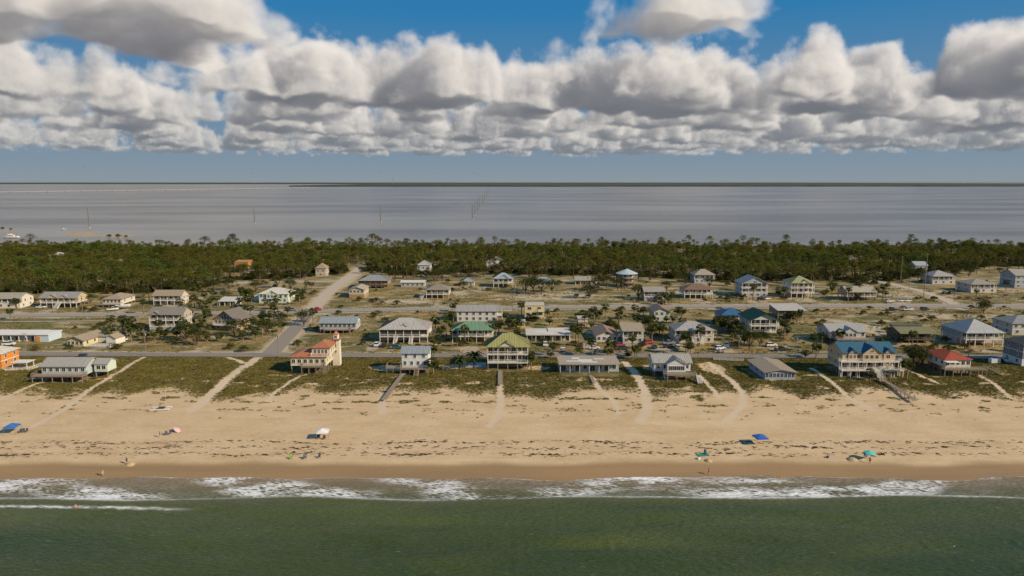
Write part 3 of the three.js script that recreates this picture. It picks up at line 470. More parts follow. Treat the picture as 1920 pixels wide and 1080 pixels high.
function house(o) {
  const { w, d = 10, rot = 0, st = 'pw', fh = 2.8, ph = 2.5, porch = 0, rail: rl = true, trim = trimM, win = 3, side = 2, over = 0.6 } = o, pl = o.pl ?? [...st].map((_, i) => i);
  const cx = o.at[0] + Math.sin(-rot) * d / 2 * -1 * 0, cz = o.at[1] - d / 2, y0 = Math.max(groundY(cx, cz), groundY(cx, o.at[1])) + 0.02;
  const g = thing(o.n ?? 'beach_house', o.l, o.c ?? 'house', cx, y0, cz, rot, o.g); HOUSE_SPOTS.push([cx, cz, Math.max(w, d) / 2 + 1.5, o.hid]);
  let y = 0; const zf = d / 2, wallC = (i) => paint(Array.isArray(o.wall[0]) ? o.wall[Math.min(i, o.wall.length - 1)] : o.wall);
  [...st].forEach((s, i) => {
    const h = s === 'p' ? ph : s === 'g' ? 2.5 : fh, pd = porch && pl.includes(i) ? porch : 0, wz = zf - pd;
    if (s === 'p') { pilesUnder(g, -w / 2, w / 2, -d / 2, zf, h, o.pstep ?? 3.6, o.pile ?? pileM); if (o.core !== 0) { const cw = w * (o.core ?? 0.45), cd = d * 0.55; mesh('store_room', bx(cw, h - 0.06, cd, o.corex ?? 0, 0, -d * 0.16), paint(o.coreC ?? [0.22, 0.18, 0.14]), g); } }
    else {
      mesh('wall', bx(w, h, d - pd, 0, y, -pd / 2), wallC(i), g);
      const n = Array.isArray(win) ? win[i] ?? 3 : win, door = pd > 0;
      for (let k = 0; k < n; k++) { const x = (k + 0.5) / n * w - w / 2, big = door && k % 2 === 0; if (s === 'g' && o.garage && k < o.garage) { mesh('garage_door', bx(2.6, 2.1, 0.08), garageM, g).position.set(x, y + 0.02, wz + 0.03); continue; } addWindow(g, Math.min(big ? 1.7 : o.ww ?? 1.15, w / n * 0.72), big ? 2.0 : o.wh ?? 1.35, x, y + (big ? 0.15 : 0.85), wz + 0.03, 0, trim, big ? 'glass_door' : 'window'); }
      for (const sx of [-1, 1]) for (let k = 0; k < side; k++) addWindow(g, 1.0, 1.25, sx * (w / 2 + 0.03), y + 0.9, (k + 0.5) / side * (d - pd) - d / 2, sx * Math.PI / 2, trim);
    }
    if (i > 0 || s !== 'p') mesh('trim_band', bx(w + 0.1, 0.22, d - pd + 0.1, 0, y - 0.14, -pd / 2), i > 0 ? trim : concreteM, g);
    if (pd) {
      if (y > 0.5) mesh('porch_floor', bx(w + 0.06, 0.2, pd, 0, y - 0.2, zf - pd / 2 + 0.05), trim, g);
      const n = Math.max(2, Math.round(w / 3.6)); for (let k = 0; k <= n; k++) mesh('post', bx(0.22, h - 0.02, 0.22), trim, g).position.set(mix(-w / 2 + 0.12, w / 2 - 0.12, k / n), y, zf - 0.12);
      if (rl && y > 0.5) mesh('railing', rail([[-w / 2, wz], [-w / 2, zf - 0.1], [w / 2, zf - 0.1], [w / 2, wz]], y), trim, g);
      if (o.screen) mesh('screen', bx(w - 0.3, h - 1.2, 0.03, 0, y + 1.0, zf - 0.25), screenM, g);
    }
    y += h;
  });
  const R = o.roof, rm = roofPaint(R.c, R.rough ?? 0.7), roof = mesh('roof', roofGeo(R.t, w, d, R.rise ?? 2.3, R.over ?? over, y, R), rm, g);
  if (R.t === 'gx') for (const s of [-1, 1]) mesh('gable', triWall(d, (R.rise ?? 2.3) - 0.05, 0.12, s * (w / 2 - 0.08), y, 0, Math.PI / 2), wallC(9), g);
  if (R.t === 'gz') { for (const s of [-1, 1]) mesh('gable', triWall(w, (R.rise ?? 2.3) - 0.05, 0.12, 0, y, s * (d / 2 - 0.08), 0), wallC(9), g); if (R.win) addWindow(g, 1.4, 1.0, 0, y + 0.35, zf + 0.02, 0, trim); }
  if (R.t === 'shed') { const s = new THREE.Shape([new THREE.Vector2(-d / 2, 0), new THREE.Vector2(d / 2, 0), new THREE.Vector2(d / 2, R.rise - 0.1)]); for (const sx of [-1, 1]) { const e = new THREE.ExtrudeGeometry(s, { depth: 0.12, bevelEnabled: false }); e.rotateY(Math.PI / 2); e.translate(sx * (w / 2 - 0.07) - 0.06, y, 0); mesh('gable', e, wallC(9), g); } mesh('wall', bx(w, R.rise - 0.15, 0.12, 0, y, -d / 2 + 0.08), wallC(9), g); }
  if (R.t === 'flat' && R.patch) for (let k = 0; k < 5; k++) mesh('roof_coating', bx(rr(2, 6), 0.02, rr(1, 3), rr(-w * 0.35, w * 0.35), y + 0.325 + k * 0.004, rr(-d * 0.3, d * 0.3)), paint([0.62, 0.59, 0.53]), g);
  for (const q of o.gables ?? []) { // cross gables facing the sea: x, width, rise, how far out, from which height
    const gy = q.y ?? y, L = q.len ?? d / 2, zc = zf + (q.out ?? 0) - L / 2, r = q.rise ?? q.w * 0.32, rg = roofGeo('gz', q.w, L, r, 0.35, gy, R); const m = mesh('roof', rg, rm, g); m.position.set(q.x, 0, zc);
    mesh('gable', triWall(q.w, r - 0.04, 0.12, q.x, gy, zf + (q.out ?? 0) - 0.08, 0), paint(q.c ?? (Array.isArray(o.wall[0]) ? o.wall[o.wall.length - 1] : o.wall)), g);
    if (q.out > 0.3) { mesh('wall', bx(q.w, q.h ?? fh, q.out + 0.3, q.x, gy - (q.h ?? fh), zf + q.out / 2 - 0.15 - 0.1), paint(q.c ?? (Array.isArray(o.wall[0]) ? o.wall[o.wall.length - 1] : o.wall)), g); for (let k = 0; k < (q.win ?? 2); k++) addWindow(g, q.ww ?? 1.1, 1.4, q.x + ((k + 0.5) / (q.win ?? 2) - 0.5) * q.w * 0.85, gy - (q.h ?? fh) + 0.8, zf + q.out - 0.07, 0, trim); }
    if (q.top) addWindow(g, 1.0, 0.8, q.x, gy + 0.25, zf + (q.out ?? 0) + 0.0, 0, trim);
  }
  for (const q of o.decks ?? []) { // open decks: x, width, height, depth, beyond the front
    const z0 = q.z ?? zf, m = q.m ?? deckM; mesh('deck', bx(q.w, 0.2, q.d, q.x, q.y - 0.2, z0 + q.d / 2 + 0.02), m, g); pilesUnder(g, q.x - q.w / 2, q.x + q.w / 2, z0 + 0.3, z0 + q.d, q.y - 0.2, 3.2, q.m ?? pileM, 0.2);
    if (q.rail !== 0) mesh('railing', rail([[q.x - q.w / 2, z0 + 0.1], [q.x - q.w / 2, z0 + q.d - 0.05], [q.x + q.w / 2, z0 + q.d - 0.05], [q.x + q.w / 2, z0 + 0.1]], q.y), m, g);
  }
  for (const q of o.stairs ?? []) { const s = mesh('stairs', stairGeo(q.w ?? 1.4, q.y, q.run ?? q.y * 1.35), q.m ?? trim, g); s.position.set(q.x, 0, q.z ?? zf); s.rotation.y = q.ry ?? 0; }
  for (const q of o.chimney ?? []) mesh('chimney', bx(0.8, q[2], 0.8, q[0], y, q[1]), wallC(9), g);
  if (o.more) o.more(g, y, zf);
  return g;
}
const wht = trimM;
// ---- first row, on the dunes
house({ l: 'bright orange house with white roof beside the pergola', at: [-194.02, -242.01], w: 15.40, d: 9, st: 'gw', wall: C.orange, roof: { t: 'hip', rise: 2.0, c: C.rWhite }, win: [2, 3] });
house({ l: 'long pale blue cottage with grey roof and full-width deck on stilts above the dune grass', at: [-153.25, -226.34], w: 15.17, d: 8.5, st: 'pw', ph: 2.2, core: 0, wall: C.lblue, roof: { t: 'gx', rise: 1.9, c: C.rGrey }, win: 7, side: 1, decks: [{ x: -0.5, w: 17.36, y: 2.2, d: 3.2 }],
  more: (g, y, zf) => { mesh('wall', bx(4.6, 2.8, 5.2, 11, 2.2, -1.2), paint(C.mint), g); const r = mesh('roof', roofGeo('gx', 4.6, 5.2, 1.3, 0.4, 5.0), paint(C.rGrey, 0.5), g); r.position.set(11, 0, -1.2); mesh('gable', triWall(5.2, 1.25, 0.12, 13.25, 5.0, -1.2, Math.PI / 2), paint(C.mint), g); addWindow(g, 1.3, 1.3, 10.2, 3.1, 1.43, 0); addWindow(g, 1.3, 1.3, 12, 3.1, 1.43, 0); pilesUnder(g, 8.8, 13.2, -3.6, 1.3, 2.2); } });
{ // cream house with a stair tower
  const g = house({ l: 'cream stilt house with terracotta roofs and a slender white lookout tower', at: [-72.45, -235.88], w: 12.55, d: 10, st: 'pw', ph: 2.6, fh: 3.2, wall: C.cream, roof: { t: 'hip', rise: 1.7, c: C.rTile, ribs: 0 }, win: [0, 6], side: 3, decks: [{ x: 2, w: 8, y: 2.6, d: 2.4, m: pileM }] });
  mesh('wall', bx(6.4, 2.9, 8.6, 4.2, 5.8, -0.8), paint(C.cream), g); const r = mesh('roof', roofGeo('hip', 6.4, 8.6, 1.7, 0.5, 8.7, { ribs: 0 }), paint(C.rTile, 0.5), g); r.position.set(4.2, 0, -0.8);
  for (let k = 0; k < 4; k++) addWindow(g, 0.8, 1.7, 2.2 + k * 1.3, 6.3, 3.53, 0); for (let k = 0; k < 3; k++) addWindow(g, 0.9, 1.4, 7.43, 6.6, -3.5 + k * 2.4, Math.PI / 2); mesh('balcony', bx(6.4, 0.2, 1.8, 4.2, 5.75, 4.4), trimM, g); mesh('railing', rail([[1.1, 4.2], [1.1, 5.2], [7.3, 5.2], [7.3, 4.2]], 5.95), trimM, g);
  mesh('tower', bx(2.6, 9.8, 2.6, 7.6, 0, -5.2), paint([0.66, 0.60, 0.46]), g); mesh('tower_gallery', bx(3.5, 0.25, 3.5, 7.6, 9.8, -5.2), paint(C.rTile), g); mesh('lantern_room', bx(1.7, 1.6, 1.7, 7.6, 10.05, -5.2), trimM, g); const t = mesh('tower_roof', new THREE.ConeGeometry(1.5, 1.3, 4), paint(C.rTile), g); t.position.set(7.6, 12.3, -5.2); t.rotation.y = Math.PI / 4;
  for (const yy of [5, 7.2, 8.6]) addWindow(g, 0.6, 1.0, 7.6, yy, -3.87, 0); addWindow(g, 0.6, 1.0, 8.93, 7.4, -5.2, Math.PI / 2); addWindow(g, 0.9, 0.9, 7.6, 10.35, -4.33, 0);
}
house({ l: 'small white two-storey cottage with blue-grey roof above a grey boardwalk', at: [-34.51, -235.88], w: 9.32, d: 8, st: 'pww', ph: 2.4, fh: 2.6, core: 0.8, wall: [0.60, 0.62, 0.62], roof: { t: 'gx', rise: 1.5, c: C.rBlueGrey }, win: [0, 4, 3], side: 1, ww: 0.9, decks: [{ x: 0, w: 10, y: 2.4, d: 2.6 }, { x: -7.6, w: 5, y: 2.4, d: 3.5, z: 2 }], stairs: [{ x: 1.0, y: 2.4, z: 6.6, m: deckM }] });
house({ l: 'tall cream three-level house with lime-green metal roof and stacked balconies', at: [-1.54, -238.91], w: 14.63, d: 11, st: 'pww', ph: 2.7, fh: 3.1, porch: 2.2, pl: [1, 2], wall: C.cream, roof: { t: 'hip', rise: 3.4, c: C.rLime, over: 0.7 }, win: [0, 7, 7], gables: [{ x: -0.4, w: 5.4, rise: 1.5, out: 0.5, len: 5, win: 0, h: 0.2, c: [0.6, 0.57, 0.5] }], core: 0.5 });
house({ l: 'low flat-roofed beach bungalow with blue fascia and weathered coated roof', c: 'house', n: 'beach_bungalow', at: [27.49, -235.14], w: 20.85, d: 11, st: 'w', fh: 3.0, porch: 2.0, wall: [0.40, 0.46, 0.50], roof: { t: 'flat', c: [0.36, 0.29, 0.21], patch: 1, over: 0.5 }, win: 8, rail: false, trim: paint([0.46, 0.54, 0.60], 0.6) });
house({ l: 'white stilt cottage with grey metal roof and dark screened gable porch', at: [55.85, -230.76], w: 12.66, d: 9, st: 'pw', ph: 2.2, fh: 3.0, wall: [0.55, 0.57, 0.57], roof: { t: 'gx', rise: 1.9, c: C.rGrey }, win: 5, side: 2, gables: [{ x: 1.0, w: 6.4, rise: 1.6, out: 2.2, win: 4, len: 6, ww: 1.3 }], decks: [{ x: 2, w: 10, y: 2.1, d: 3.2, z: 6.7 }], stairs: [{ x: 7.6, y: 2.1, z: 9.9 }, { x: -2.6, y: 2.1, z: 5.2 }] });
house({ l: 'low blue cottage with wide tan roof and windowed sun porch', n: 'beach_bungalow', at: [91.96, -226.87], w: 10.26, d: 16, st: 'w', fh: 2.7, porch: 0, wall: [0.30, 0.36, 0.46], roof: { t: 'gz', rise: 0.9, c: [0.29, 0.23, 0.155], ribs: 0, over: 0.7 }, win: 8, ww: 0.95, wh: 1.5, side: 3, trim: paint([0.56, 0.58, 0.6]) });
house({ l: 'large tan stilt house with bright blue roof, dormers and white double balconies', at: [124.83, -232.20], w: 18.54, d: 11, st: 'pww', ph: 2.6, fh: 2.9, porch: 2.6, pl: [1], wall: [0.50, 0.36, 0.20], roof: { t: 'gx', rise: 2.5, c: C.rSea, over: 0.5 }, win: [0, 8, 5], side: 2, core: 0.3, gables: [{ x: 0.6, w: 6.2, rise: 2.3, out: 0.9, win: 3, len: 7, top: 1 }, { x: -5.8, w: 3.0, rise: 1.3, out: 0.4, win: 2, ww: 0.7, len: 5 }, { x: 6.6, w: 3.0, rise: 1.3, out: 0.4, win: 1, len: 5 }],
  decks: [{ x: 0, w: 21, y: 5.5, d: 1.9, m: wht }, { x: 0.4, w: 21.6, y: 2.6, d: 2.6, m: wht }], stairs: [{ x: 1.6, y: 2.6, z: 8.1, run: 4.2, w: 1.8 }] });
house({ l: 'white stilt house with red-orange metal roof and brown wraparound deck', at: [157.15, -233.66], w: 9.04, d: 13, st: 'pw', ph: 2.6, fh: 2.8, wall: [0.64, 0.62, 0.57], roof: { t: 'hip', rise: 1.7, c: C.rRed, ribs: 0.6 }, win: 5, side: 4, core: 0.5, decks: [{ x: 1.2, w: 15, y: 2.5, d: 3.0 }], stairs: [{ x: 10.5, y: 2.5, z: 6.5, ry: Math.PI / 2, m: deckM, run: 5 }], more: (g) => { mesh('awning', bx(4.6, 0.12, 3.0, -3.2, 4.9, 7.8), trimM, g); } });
house({ l: 'slate-grey house with white base behind the parked white vans', at: [195.26, -244.39], w: 14.76, d: 10, st: 'gww', wall: [[0.6, 0.6, 0.6], C.slate, C.slate], roof: { t: 'hip', rise: 2.2, c: C.rDark }, win: [2, 4, 4] });
// ---- between the beach road and the highway
house({ l: 'long white flat-roofed motel block with pale blue end wall', n: 'motel_block', at: [-220.92, -286.92], w: 31.23, d: 9, st: 'w', fh: 3.0, porch: 1.6, wall: [0.38, 0.43, 0.46], roof: { t: 'flat', c: [0.70, 0.66, 0.60], over: 0.4 }, win: 9, rail: false, more: (g) => { mesh('wing', bx(5.4, 3.0, 8.6, 18.9, 0, 0.3), paint([0.46, 0.56, 0.62]), g); mesh('roof', bx(6, 0.3, 9.4, 18.9, 3.0, 0.3), paint([0.70, 0.66, 0.60]), g); mesh('door', bx(1.8, 2.3, 0.1, 17.0, 0, 4.66), paint(C.orange), g); } });
house({ l: 'yellow cottage with tan roof beside a fenced patio', n: 'cottage', at: [-181.64, -278.14], w: 7.58, d: 13, rot: -0.12, st: 'w', fh: 2.7, wall: [0.58, 0.50, 0.27], roof: { t: 'gz', rise: 1.6, c: C.rTan, ribs: 0 }, win: 4, side: 3, more: (g) => { mesh('wall', bx(9, 2.7, 6, 8.5, 0, -5), paint(C.white), g); const r = mesh('roof', roofGeo('gx', 9, 6, 1.5, 0.4, 2.7, { ribs: 0 }), paint(C.rTan), g); r.position.set(8.5, 0, -5); mesh('wall', bx(4.4, 2.7, 6, 12, 0, -2), paint(C.white), g); const q = mesh('roof', roofGeo('gz', 4.4, 6, 1.3, 0.4, 2.7, { ribs: 0 }), paint(C.rTan), g); q.position.set(12, 0, -2); mesh('gable', triWall(4.4, 1.25, 0.1, 12, 2.7, 0.92, 0), paint(C.white), g); mesh('terrace', bx(11, 0.5, 6, 11, 0, 4.4), paint([0.42, 0.36, 0.28]), g); mesh('railing', rail([[5.6, 7.3], [16.4, 7.3], [16.4, 1.5]], 0.5), trimM, g); } });
house({ l: 'brown chalet with tall glazed gable front among the palms', n: 'chalet', at: [-131.34, -309.54], w: 11.61, d: 10, rot: -0.25, st: 'gw', fh: 2.6, wall: [0.36, 0.24, 0.13], roof: { t: 'gz', rise: 4.2, c: C.rDark, ribs: 0, over: 0.9 }, win: [3, 6], more: (g, y, zf) => { for (let k = -2; k <= 2; k++) addWindow(g, 1.1, 2.6 - Math.abs(k) * 0.85, k * 1.45, y + 0.2, zf + 0.02, 0); mesh('balcony', bx(11.61, 0.2, 1.8, 0, 2.5, zf + 0.9), trimM, g); mesh('railing', rail([[-5.6, zf], [-5.6, zf + 1.7], [5.6, zf + 1.7], [5.6, zf]], 2.7), trimM, g); } });
house({ l: 'grey-roofed two-storey house with white double balcony surrounded by palms', at: [-158.98, -307.25], w: 15.21, d: 10, st: 'gww', fh: 2.8, porch: 2.2, pl: [1, 2], wall: [0.40, 0.35, 0.29], roof: { t: 'gx', rise: 2.6, c: [0.21, 0.185, 0.155], ribs: 0 }, win: [2, 6, 6], gables: [{ x: -4.5, w: 4, rise: 1.3, out: 0.3, win: 0, len: 4, h: 0.2 }] });
house({ l: 'long stilt house with blue-grey metal roof and white end gable', at: [-79.41, -304.99], w: 16.56, d: 9, st: 'pw', ph: 1.8, wall: [0.33, 0.37, 0.40], roof: { t: 'gx', rise: 2.0, c: C.rBlueGrey }, win: 8, side: 1, core: 0.8, decks: [{ x: 0, w: 12, y: 1.8, d: 2.4 }], more: (g, y) => mesh('gable_cladding', triWall(8.8, 1.9, 0.06, 8.28 + 0.06, 4.62, 0, Math.PI / 2), paint(C.white), g) });
house({ l: 'large white stilt house with pale hip roof and two floors of screened porches', at: [-46.30, -284.92], w: 20.53, d: 15, st: 'pw', ph: 2.7, fh: 3.3, porch: 2.6, wall: C.white, roof: { t: 'hip', rise: 3.4, c: [0.47, 0.44, 0.395], ribs: 0.6 }, win: 8, side: 3, screen: 1, core: 0.85, coreC: [0.5, 0.47, 0.42], gables: [{ x: 0, w: 3.6, rise: 1.3, len: 6, y: 6.6, out: -1.5 }], stairs: [{ x: -3.2, y: 2.7, z: 7.5 }, { x: 3.4, y: 2.7, z: 7.5 }] });
house({ l: 'pale green hip-roofed stilt house with full-width porch', at: [-16.88, -284.92], w: 17.34, d: 11, st: 'pw', ph: 2.8, fh: 2.9, porch: 2.4, wall: [0.5, 0.47, 0.4], roof: { t: 'hip', rise: 2.5, c: C.rGreen }, win: 8, core: 0.6, coreC: [0.34, 0.24, 0.17] });
house({ l: 'grey-roofed two-storey house with white outside stair frame', at: [-17.24, -330.45], w: 19.74, d: 9, st: 'gw', fh: 2.8, wall: [0.56, 0.54, 0.50], roof: { t: 'gx', rise: 2.2, c: [0.35, 0.335, 0.31] }, win: [6, 6], more: (g) => { const w = 19.74 / 2; mesh('stair_frame', mergeGeometries([bx(2.4, 0.2, 7, w + 1.3, 2.6, 0), bx(0.2, 5.6, 0.2, w + 2.4, 0, 3.4), bx(0.2, 5.6, 0.2, w + 2.4, 0, -3.4), bx(0.2, 5.6, 0.2, w + 2.4, 0, 0), bx(2.4, 0.2, 0.2, w + 1.3, 5.5, 3.4)]), trimM, g); mesh('railing', rail([[w, 3.4], [w + 2.4, 3.4], [w + 2.4, -3.4]], 2.8), trimM, g); } });
house({ l: 'pale yellow cube-shaped house with flat roof beside the highway', at: [11.19, -334.43], w: 9.59, d: 9, st: 'pww', ph: 1.6, fh: 2.8, wall: C.yellow, roof: { t: 'flat', c: [0.50, 0.44, 0.33], over: 0.2 }, win: [0, 3, 2], ww: 1.7, wh: 1.3, more: (g, y, zf) => { mesh('balcony', bx(3.4, 0.2, 1.6, 3.6, 4.4, zf + 0.8), trimM, g); mesh('railing', rail([[1.9, zf], [1.9, zf + 1.5], [5.3, zf + 1.5], [5.3, zf]], 4.6), trimM, g); } });
house({ l: 'small cream garden shed in the grass by the yellow cube house', n: 'garden_shed', c: 'shed', at: [4.31, -317.83], w: 3.55, d: 4, st: 'w', fh: 2.5, wall: C.yellow, roof: { t: 'gx', rise: 0.7, c: [0.42, 0.46, 0.45], over: 0.3 }, win: 1, side: 0 });
house({ l: 'low white flat-roofed double bungalow with a dark panel for its shaded carport mouth in the middle', n: 'bungalow', at: [15.78, -287.92], w: 18.66, d: 12, st: 'w', fh: 2.7, porch: 1.8, wall: [0.52, 0.48, 0.42], roof: { t: 'flat', c: [0.55, 0.50, 0.43], patch: 1, over: 0.5 }, win: 9, rail: false, more: (g) => { mesh('roof', bx(9, 0.3, 7, 4.6, 3.03, -3), paint([0.58, 0.53, 0.46]), g); mesh('carport', bx(3.4, 2.4, 0.1, -0.9, 0.1, 4.28), screenM, g); } });  // thin dark sheet on the wall stands in for shade inside the carport
house({ l: 'small flat-roofed grey carport building behind the brown-roofed house', n: 'carport', c: 'carport', at: [33.84, -319.05], w: 4.58, d: 6, st: 'pw', ph: 2.3, fh: 1.4, core: 0, wall: [0.5, 0.46, 0.4], roof: { t: 'flat', c: [0.46, 0.42, 0.36], over: 0.3 }, win: 1, side: 0 });
house({ l: 'white cottage with low brown gabled roof facing the beach road', n: 'cottage', at: [40.88, -286.92], w: 9.19, d: 15, st: 'w', fh: 2.8, wall: [0.58, 0.55, 0.49], roof: { t: 'gz', rise: 1.8, c: [0.26, 0.165, 0.105], ribs: 0, win: 1 }, win: 4, side: 3 });
house({ l: 'narrow two-storey grey house with tilted tan shed roof', at: [51.61, -283.93], w: 8.64, d: 9, st: 'gw', fh: 3.0, porch: 1.6, pl: [1], wall: [0.42, 0.42, 0.37], roof: { t: 'shed', rise: 1.5, c: [0.42, 0.345, 0.235], over: 0.5 }, win: [3, 4] });
house({ l: 'small brown-roofed house with pale green gable front behind palms', n: 'cottage', at: [73.98, -330.45], w: 7.90, d: 12, st: 'gw', fh: 2.5, wall: [0.46, 0.50, 0.42], roof: { t: 'gz', rise: 1.8, c: [0.22, 0.15, 0.10], ribs: 0 }, win: [2, 3] });
house({ l: 'broad cream house with grey hip roof, upper porch and twin front stairs', at: [78.01, -284.92], w: 16.42, d: 13, st: 'gw', fh: 3.1, porch: 2.2, pl: [1], wall: [0.55, 0.48, 0.36], roof: { t: 'hip', rise: 2.4, c: [0.42, 0.40, 0.365] }, win: [4, 6], stairs: [{ x: 2.4, y: 2.5, z: 6.5 }, { x: -0.6, y: 2.5, z: 6.5 }] });
house({ l: 'bright blue-roofed stilt house with open deck', at: [106.25, -320.28], w: 12.26, d: 11, st: 'pw', ph: 2.6, fh: 2.7, porch: 2.0, wall: [0.40, 0.37, 0.33], roof: { t: 'hip', rise: 2.2, c: C.rBlue }, win: 5, decks: [{ x: -1, w: 12, y: 2.6, d: 2.4 }] });
house({ l: 'dark green gable-roofed house with two levels of white porches', at: [112.03, -296.24], w: 12.32, d: 15, st: 'pww', ph: 2.2, fh: 2.8, porch: 2.4, pl: [1, 2], wall: [0.48, 0.50, 0.44], roof: { t: 'gz', rise: 2.7, c: C.rPine, over: 0.9 }, win: [0, 5, 5], core: 0.6, coreC: [0.45, 0.42, 0.36] });
house({ l: 'white-roofed stilt cabin with brown walls near the highway', at: [139.56, -334.43], w: 13.85, d: 12, st: 'pw', ph: 2.4, fh: 2.5, porch: 2.2, wall: [0.25, 0.21, 0.17], roof: { t: 'shed', rise: 1.2, c: [0.62, 0.57, 0.50], over: 0.5 }, win: 5, trim: deckM, core: 0.2 });
house({ l: 'pale grey cross-gabled house with wide raised deck', at: [143.48, -284.92], w: 15.05, d: 13, st: 'pw', ph: 2.2, fh: 2.7, wall: [0.48, 0.46, 0.42], roof: { t: 'gx', rise: 2.2, c: [0.44, 0.43, 0.41] }, win: 6, gables: [{ x: 0.6, w: 6, rise: 1.7, out: 1.2, len: 7, win: 3 }], decks: [{ x: 1.5, w: 16, y: 2.2, d: 4, z: 6.5 }] });
house({ l: 'dark brown cabin with olive metal roof and deep deck', at: [172.78, -283.93], w: 14.55, d: 11, st: 'pw', ph: 1.6, fh: 2.8, porch: 2.4, wall: [0.085, 0.075, 0.055], roof: { t: 'gx', rise: 1.6, c: C.rOlive }, win: 5, trim: paint([0.13, 0.105, 0.075]), core: 0.8, coreC: [0.08, 0.07, 0.055], more: (g, y) => { mesh('roof_vent', bx(13, 0.9, 2, -1, y + 1.3, -2.4), paint([0.09, 0.085, 0.07]), g); } });
house({ l: 'big teal and pink stilt house with pale pyramid roof and white porch', at: [197.24, -278.14], w: 15.60, d: 17, st: 'pw', ph: 3.0, fh: 3.0, porch: 3.0, wall: C.teal, roof: { t: 'hip', rise: 4.2, c: [0.47, 0.465, 0.45] }, win: 7, side: 4, core: 0.96, coreC: C.pink, stairs: [{ x: 10.8, y: 3.0, z: 6.6, ry: Math.PI / 2, run: 5 }], pile: wht });
house({ l: 'pale house with grey hip roof past the big teal house', at: [234.42, -300.57], w: 18.73, d: 13, st: 'gw', wall: [0.46, 0.44, 0.38], roof: { t: 'hip', rise: 2.4, c: [0.33, 0.325, 0.31] }, win: [4, 6] });
// ---- beyond the highway
house({ l: 'white two-storey house with beige metal roof at the wood edge', at: [-276.67, -366.68], w: 16.31, d: 11, st: 'gw', fh: 2.9, porch: 2, pl: [1], wall: [0.62, 0.56, 0.46], roof: { t: 'gx', rise: 2.3, c: [0.40, 0.36, 0.29] }, win: [4, 6] });
house({ l: 'tan stilt house with twin front gables and a central white stair', at: [-248.61, -368.29], w: 19.89, d: 11, st: 'pw', ph: 2.7, fh: 2.8, porch: 2.4, wall: [0.52, 0.41, 0.25], roof: { t: 'gx', rise: 2.4, c: [0.33, 0.32, 0.29] }, win: 7, gables: [{ x: -3.4, w: 6.4, rise: 1.9, len: 7, out: 0.2, win: 0, h: 0.2 }, { x: 3.0, w: 5, rise: 1.6, len: 7, out: 0.1, win: 0, h: 0.2 }], stairs: [{ x: 0.6, y: 2.7, z: 5.5, w: 2 }] });
house({ l: 'white cottage with brown roof and raised deck beside a parked boat', n: 'cottage', at: [-221.10, -371.55], w: 10.32, d: 14, st: 'pw', ph: 1.5, fh: 2.7, wall: [0.60, 0.54, 0.42], roof: { t: 'hip', rise: 2.2, c: C.rTan, ribs: 0 }, win: 5, decks: [{ x: -0.5, w: 13, y: 1.5, d: 2.6 }] });
house({ l: 'two-storey house with tan gable roof and white columns in the trees', at: [-193.06, -376.55], w: 15.54, d: 9, st: 'gw', fh: 2.9, porch: 1.8, wall: [0.52, 0.47, 0.40], roof: { t: 'gx', rise: 2.4, c: C.rTan, ribs: 0 }, win: [5, 6] });
house({ l: 'small white-roofed cottage half hidden by palms', n: 'cottage', at: [-158.06, -373.21], w: 9.18, d: 8, st: 'w', fh: 2.8, porch: 1.5, wall: [0.56, 0.55, 0.5], roof: { t: 'shed', rise: 1.0, c: C.rWhite }, win: 4, rail: false });
house({ l: 'mint-white house with white metal roof and arched front gable', at: [-135.81, -383.43], w: 16.73, d: 12, st: 'gw', fh: 2.8, wall: C.mint, roof: { t: 'hip', rise: 2.6, c: C.rWhite }, win: [4, 6], gables: [{ x: -0.5, w: 6.5, rise: 2.0, out: 1.2, len: 7, win: 3, top: 1 }], more: (g) => mesh('wing', bx(5, 3, 6, -11, 0, -2), paint(C.mint), g) });
house({ l: 'square two-storey tower house with tan pyramid roof by the sandy street', n: 'tower_house', at: [-140.15, -495.81], w: 7.43, d: 9, st: 'gw', fh: 3.6, wall: [0.42, 0.35, 0.25], roof: { t: 'hip', rise: 3.0, c: [0.30, 0.225, 0.145], ribs: 0 }, win: [1, 2] });
house({ l: 'grey hip-roofed house with dark screened porch all along its front', at: [-90.03, -437.08], w: 19.01, d: 13, st: 'pw', ph: 2.4, fh: 2.8, porch: 2.6, wall: [0.3, 0.27, 0.22], roof: { t: 'hip', rise: 2.8, c: [0.30, 0.305, 0.30] }, win: 6, screen: 1, trim: paint([0.3, 0.2, 0.11]), core: 0.5 });
house({ l: 'tan cottage with low gable roof over a timber-clad base', n: 'cottage', at: [-92.20, -399.82], w: 8.87, d: 13, st: 'gw', fh: 2.6, wall: [[0.34, 0.21, 0.10], [0.44, 0.38, 0.29]], roof: { t: 'gz', rise: 1.5, c: [0.36, 0.31, 0.235], ribs: 0 }, win: [0, 4] });
house({ l: 'long white-roofed mobile home beside the dark oaks', n: 'mobile_home', at: [-65.27, -443.95], w: 15.44, d: 7, st: 'w', fh: 3.0, wall: [0.36, 0.36, 0.36], roof: { t: 'gx', rise: 0.9, c: C.rWhite }, win: 5, side: 1 });
house({ l: 'white porch house with brown-grey hip roof beside the highway dunes', at: [-43.99, -397.93], w: 13.56, d: 11, st: 'pw', ph: 2.5, fh: 2.9, porch: 2.2, wall: [0.50, 0.47, 0.41], roof: { t: 'hip', rise: 2.4, c: [0.23, 0.195, 0.15], ribs: 0 }, win: 5, stairs: [{ x: -8.0, y: 2.5, z: 3, ry: -0.6 }] });
house({ l: 'small grey-roofed cottage beside the blue-roofed stilt house', n: 'cottage', at: [-29.45, -446.29], w: 8.82, d: 10, st: 'w', fh: 3.2, wall: [0.42, 0.37, 0.31], roof: { t: 'hip', rise: 2.0, c: [0.35, 0.34, 0.32] }, win: 2 });
